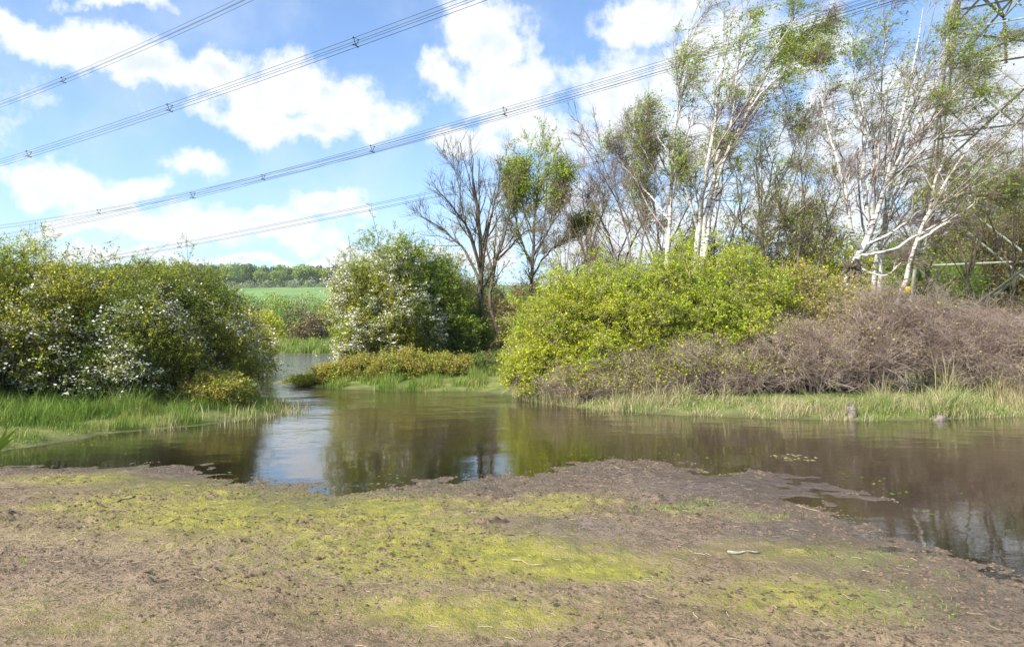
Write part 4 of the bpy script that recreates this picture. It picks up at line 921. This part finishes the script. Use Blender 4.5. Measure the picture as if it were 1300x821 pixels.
# ------------------------------------------------------------------ FAR SHORE, field edge and wood
def far_tree(name, label, mat, h, r, n, lsize, trunk=True, seed=0, group=None):
    """crown of leaf clumps spread through several lobes over a trunk with limbs"""
    root = empty(name, (0, 0, -500)); tag(root, label, 'tree' if trunk else 'shrub', group)
    nl_ = 9; lob = np.stack([r*.6*rng.normal(size=nl_)*.7, r*.6*rng.normal(size=nl_)*.7, h*(.35 if not trunk else .30)+h*.52*rng.random(nl_)], 1)
    lr = r*rng.uniform(.35, .6, nl_); k = rng.integers(0, nl_, n)
    dv = unit(rng.normal(size=(n, 3))); C = lob[k]+dv*(lr[k]*rng.uniform(.55, 1.05, n))[:, None]; C[:, 2] = np.maximum(C[:, 2], .1*h*rng.random(n))
    if not trunk:
        m = n//3; a = rng.random(m)*6.28; rr = r*np.sqrt(rng.random(m))*.95; C[:m] = np.stack([np.cos(a)*rr, np.sin(a)*rr, h*.5*rng.random(m)], 1)
    leafmesh('crown', C, lsize, mat, root, asp=.8)
    q0 = grow(np.zeros((1, 3)), np.array([[0, 0, 1.]]), np.array([h*.7]), 6, .05); r0 = np.linspace(.02*h, .008*h, 6)[None]
    q1 = grow(np.repeat(q0[:, 2], 7, 0), unit(lob[:7]-q0[0, 2]), np.linalg.norm(lob[:7]-q0[0, 2], axis=1), 5, .06); r1 = np.linspace(.012*h, .004*h, 5)[None].repeat(7, 0)
    V, Fc = tubes([(q0, r0, 6), (q1, r1, 5)]); np_mesh('trunk', V, Fc, M['bark'], root)
    return root
protoW = [far_tree('woodland_tree', 'mid green tree in the wood along the hilltop', M['far_leaf'], 14, 6.0, 1500, .75, group='trees of the hilltop wood'),
          far_tree('woodland_tree', 'light green tree in the wood along the hilltop', M['far_lime'], 14, 6.0, 1500, .75, group='trees of the hilltop wood'),
          far_tree('woodland_tree', 'dark bluish conifer toned tree in the wood along the hilltop', M['far_blue'], 13, 4.6, 1500, .7, group='trees of the hilltop wood')]
used = [False]*3
def place(protos, used, k, x, y, rz, sc, label=None):
    z = gz(x, y)-.3
    if not used[k]:
        p = protos[k]; p.location = (x, y, z); p.rotation_euler = (0, 0, rz); p.scale = (sc,)*3; used[k] = True
        if label: p['label'] = label
        return p
    return copy_tree(protos[k], (x, y, z), rz, sc, label)
cnt = 0
for row, (Yr, n) in enumerate([(452, 46), (466, 44), (485, 40), (510, 34)]):
    for i in range(n):
        px = -60+ (560+60)*(i+.5)/n + rng.normal()*6; Yy = Yr+rng.normal()*7; x = gx_(px, Yy)
        u = rng.random(); k = (2 if u < .28 else (0 if u < .7 else 1)) if row < 2 else (1 if u < .7 else 0)
        place(protoW, used, k, x, Yy, rng.random()*6.28, rng.uniform(.75, 1.1)*(1.0 if row < 2 else 1.12))
hb = [far_tree('hedge_shrub', 'small pale shrub in the hedge along the top of the green field', M['far_pale'], 4.2, 3.2, 500, .5, False, group='hedge shrubs above the field')]
uh = [False]
for i in range(22): px = 250+9*i+rng.normal()*2; x = gx_(px, 440); place(hb, uh, 0, x, 438+rng.normal()*2, rng.random()*6, rng.uniform(.6, 1.1))
hd = [far_tree('woodland_shrub', 'dark undergrowth shrub at the foot of the hilltop wood', M['far_leaf'], 6.5, 4.6, 700, .6, False, group='undergrowth of the hilltop wood')]
ud = [False]
for i in range(44): px = 20+10.5*i+rng.normal()*3; Yy = 456+22*(i % 3); x = gx_(px, Yy); place(hd, ud, 0, x, Yy, rng.random()*6, rng.uniform(.8, 1.3))
mid = [(322,98,4.6,3.2,'far_leaf','green tree at the far shore just right of the left bank hawthorns'),
       (352,110,5.6,3.6,'far_lime','bright lime tree on the far shore below the green field'),
       (346,84,3.4,3.0,'haw_gold','golden green shrub on the far shore, left of the brown one'),
       (372,92,4.0,3.0,'far_leaf','dark green shrub behind the golden one on the far shore'),
       (384,118,5.6,3.4,'far_pale','pale flowering shrub beneath the green field'),
       (404,124,5.4,3.8,'far_lime','light green tree beneath the right half of the field'),
       (396,82,3.6,2.6,'far_brown','brown leafless shrub on the far meadow'),
       (418,84,3.9,2.8,'olive_leaf','olive brown shrub on the far meadow nearest the cream hawthorn'),
       (432,100,5.5,3.4,'far_leaf','green tree half hidden behind the left side of the cream hawthorn'),
       (300,104,5.0,3.6,'far_leaf','green tree hidden behind the right end of the left bank bushes'),
       (366,135,5.0,4.0,'far_leaf','green tree touching the lower edge of the field'),
       (425,140,5.5,4.0,'far_lime','yellow green tree touching the lower right edge of the field')]
for (px, Y, h, r, mt, lab) in mid:
    o = far_tree('far_shrub', lab, M[mt], h, r, 5200, .20, False, group='trees and shrubs beyond the lake'); x = gx_(px, Y); o.location = (x, Y, gz(x, Y)-.1)
for i, (px, Y, h, r) in enumerate([(230,120,6,4),(180,120,6,4),(120,120,6,5),(60,120,6,5),(0,120,6,5),(520,110,7,5),(590,110,7,5)]):
    pass

import bmesh
bm = bmesh.new(); bmesh.ops.create_cube(bm, size=1); me = bpy.data.meshes.new('haze'); bm.to_mesh(me); bm.free()
hz_o = bpy.data.objects.new('haze', me); col.objects.link(hz_o); hz_o.scale = (7200, 4000, 90); hz_o.location = (0, 1800, 43.5)
hm, ht, hout = newmat('haze'); pv = ht.node('ShaderNodeVolumePrincipled', {'Color': (.88, .93, 1.0, 1), 'Density': 0.0002, 'Anisotropy': 0.3})
ht.l.new(pv.outputs[0], hout.inputs['Volume']); me.materials.append(hm); tag(hz_o, kind='stuff', label='thin pale haze in the air over the valley', cat='haze')
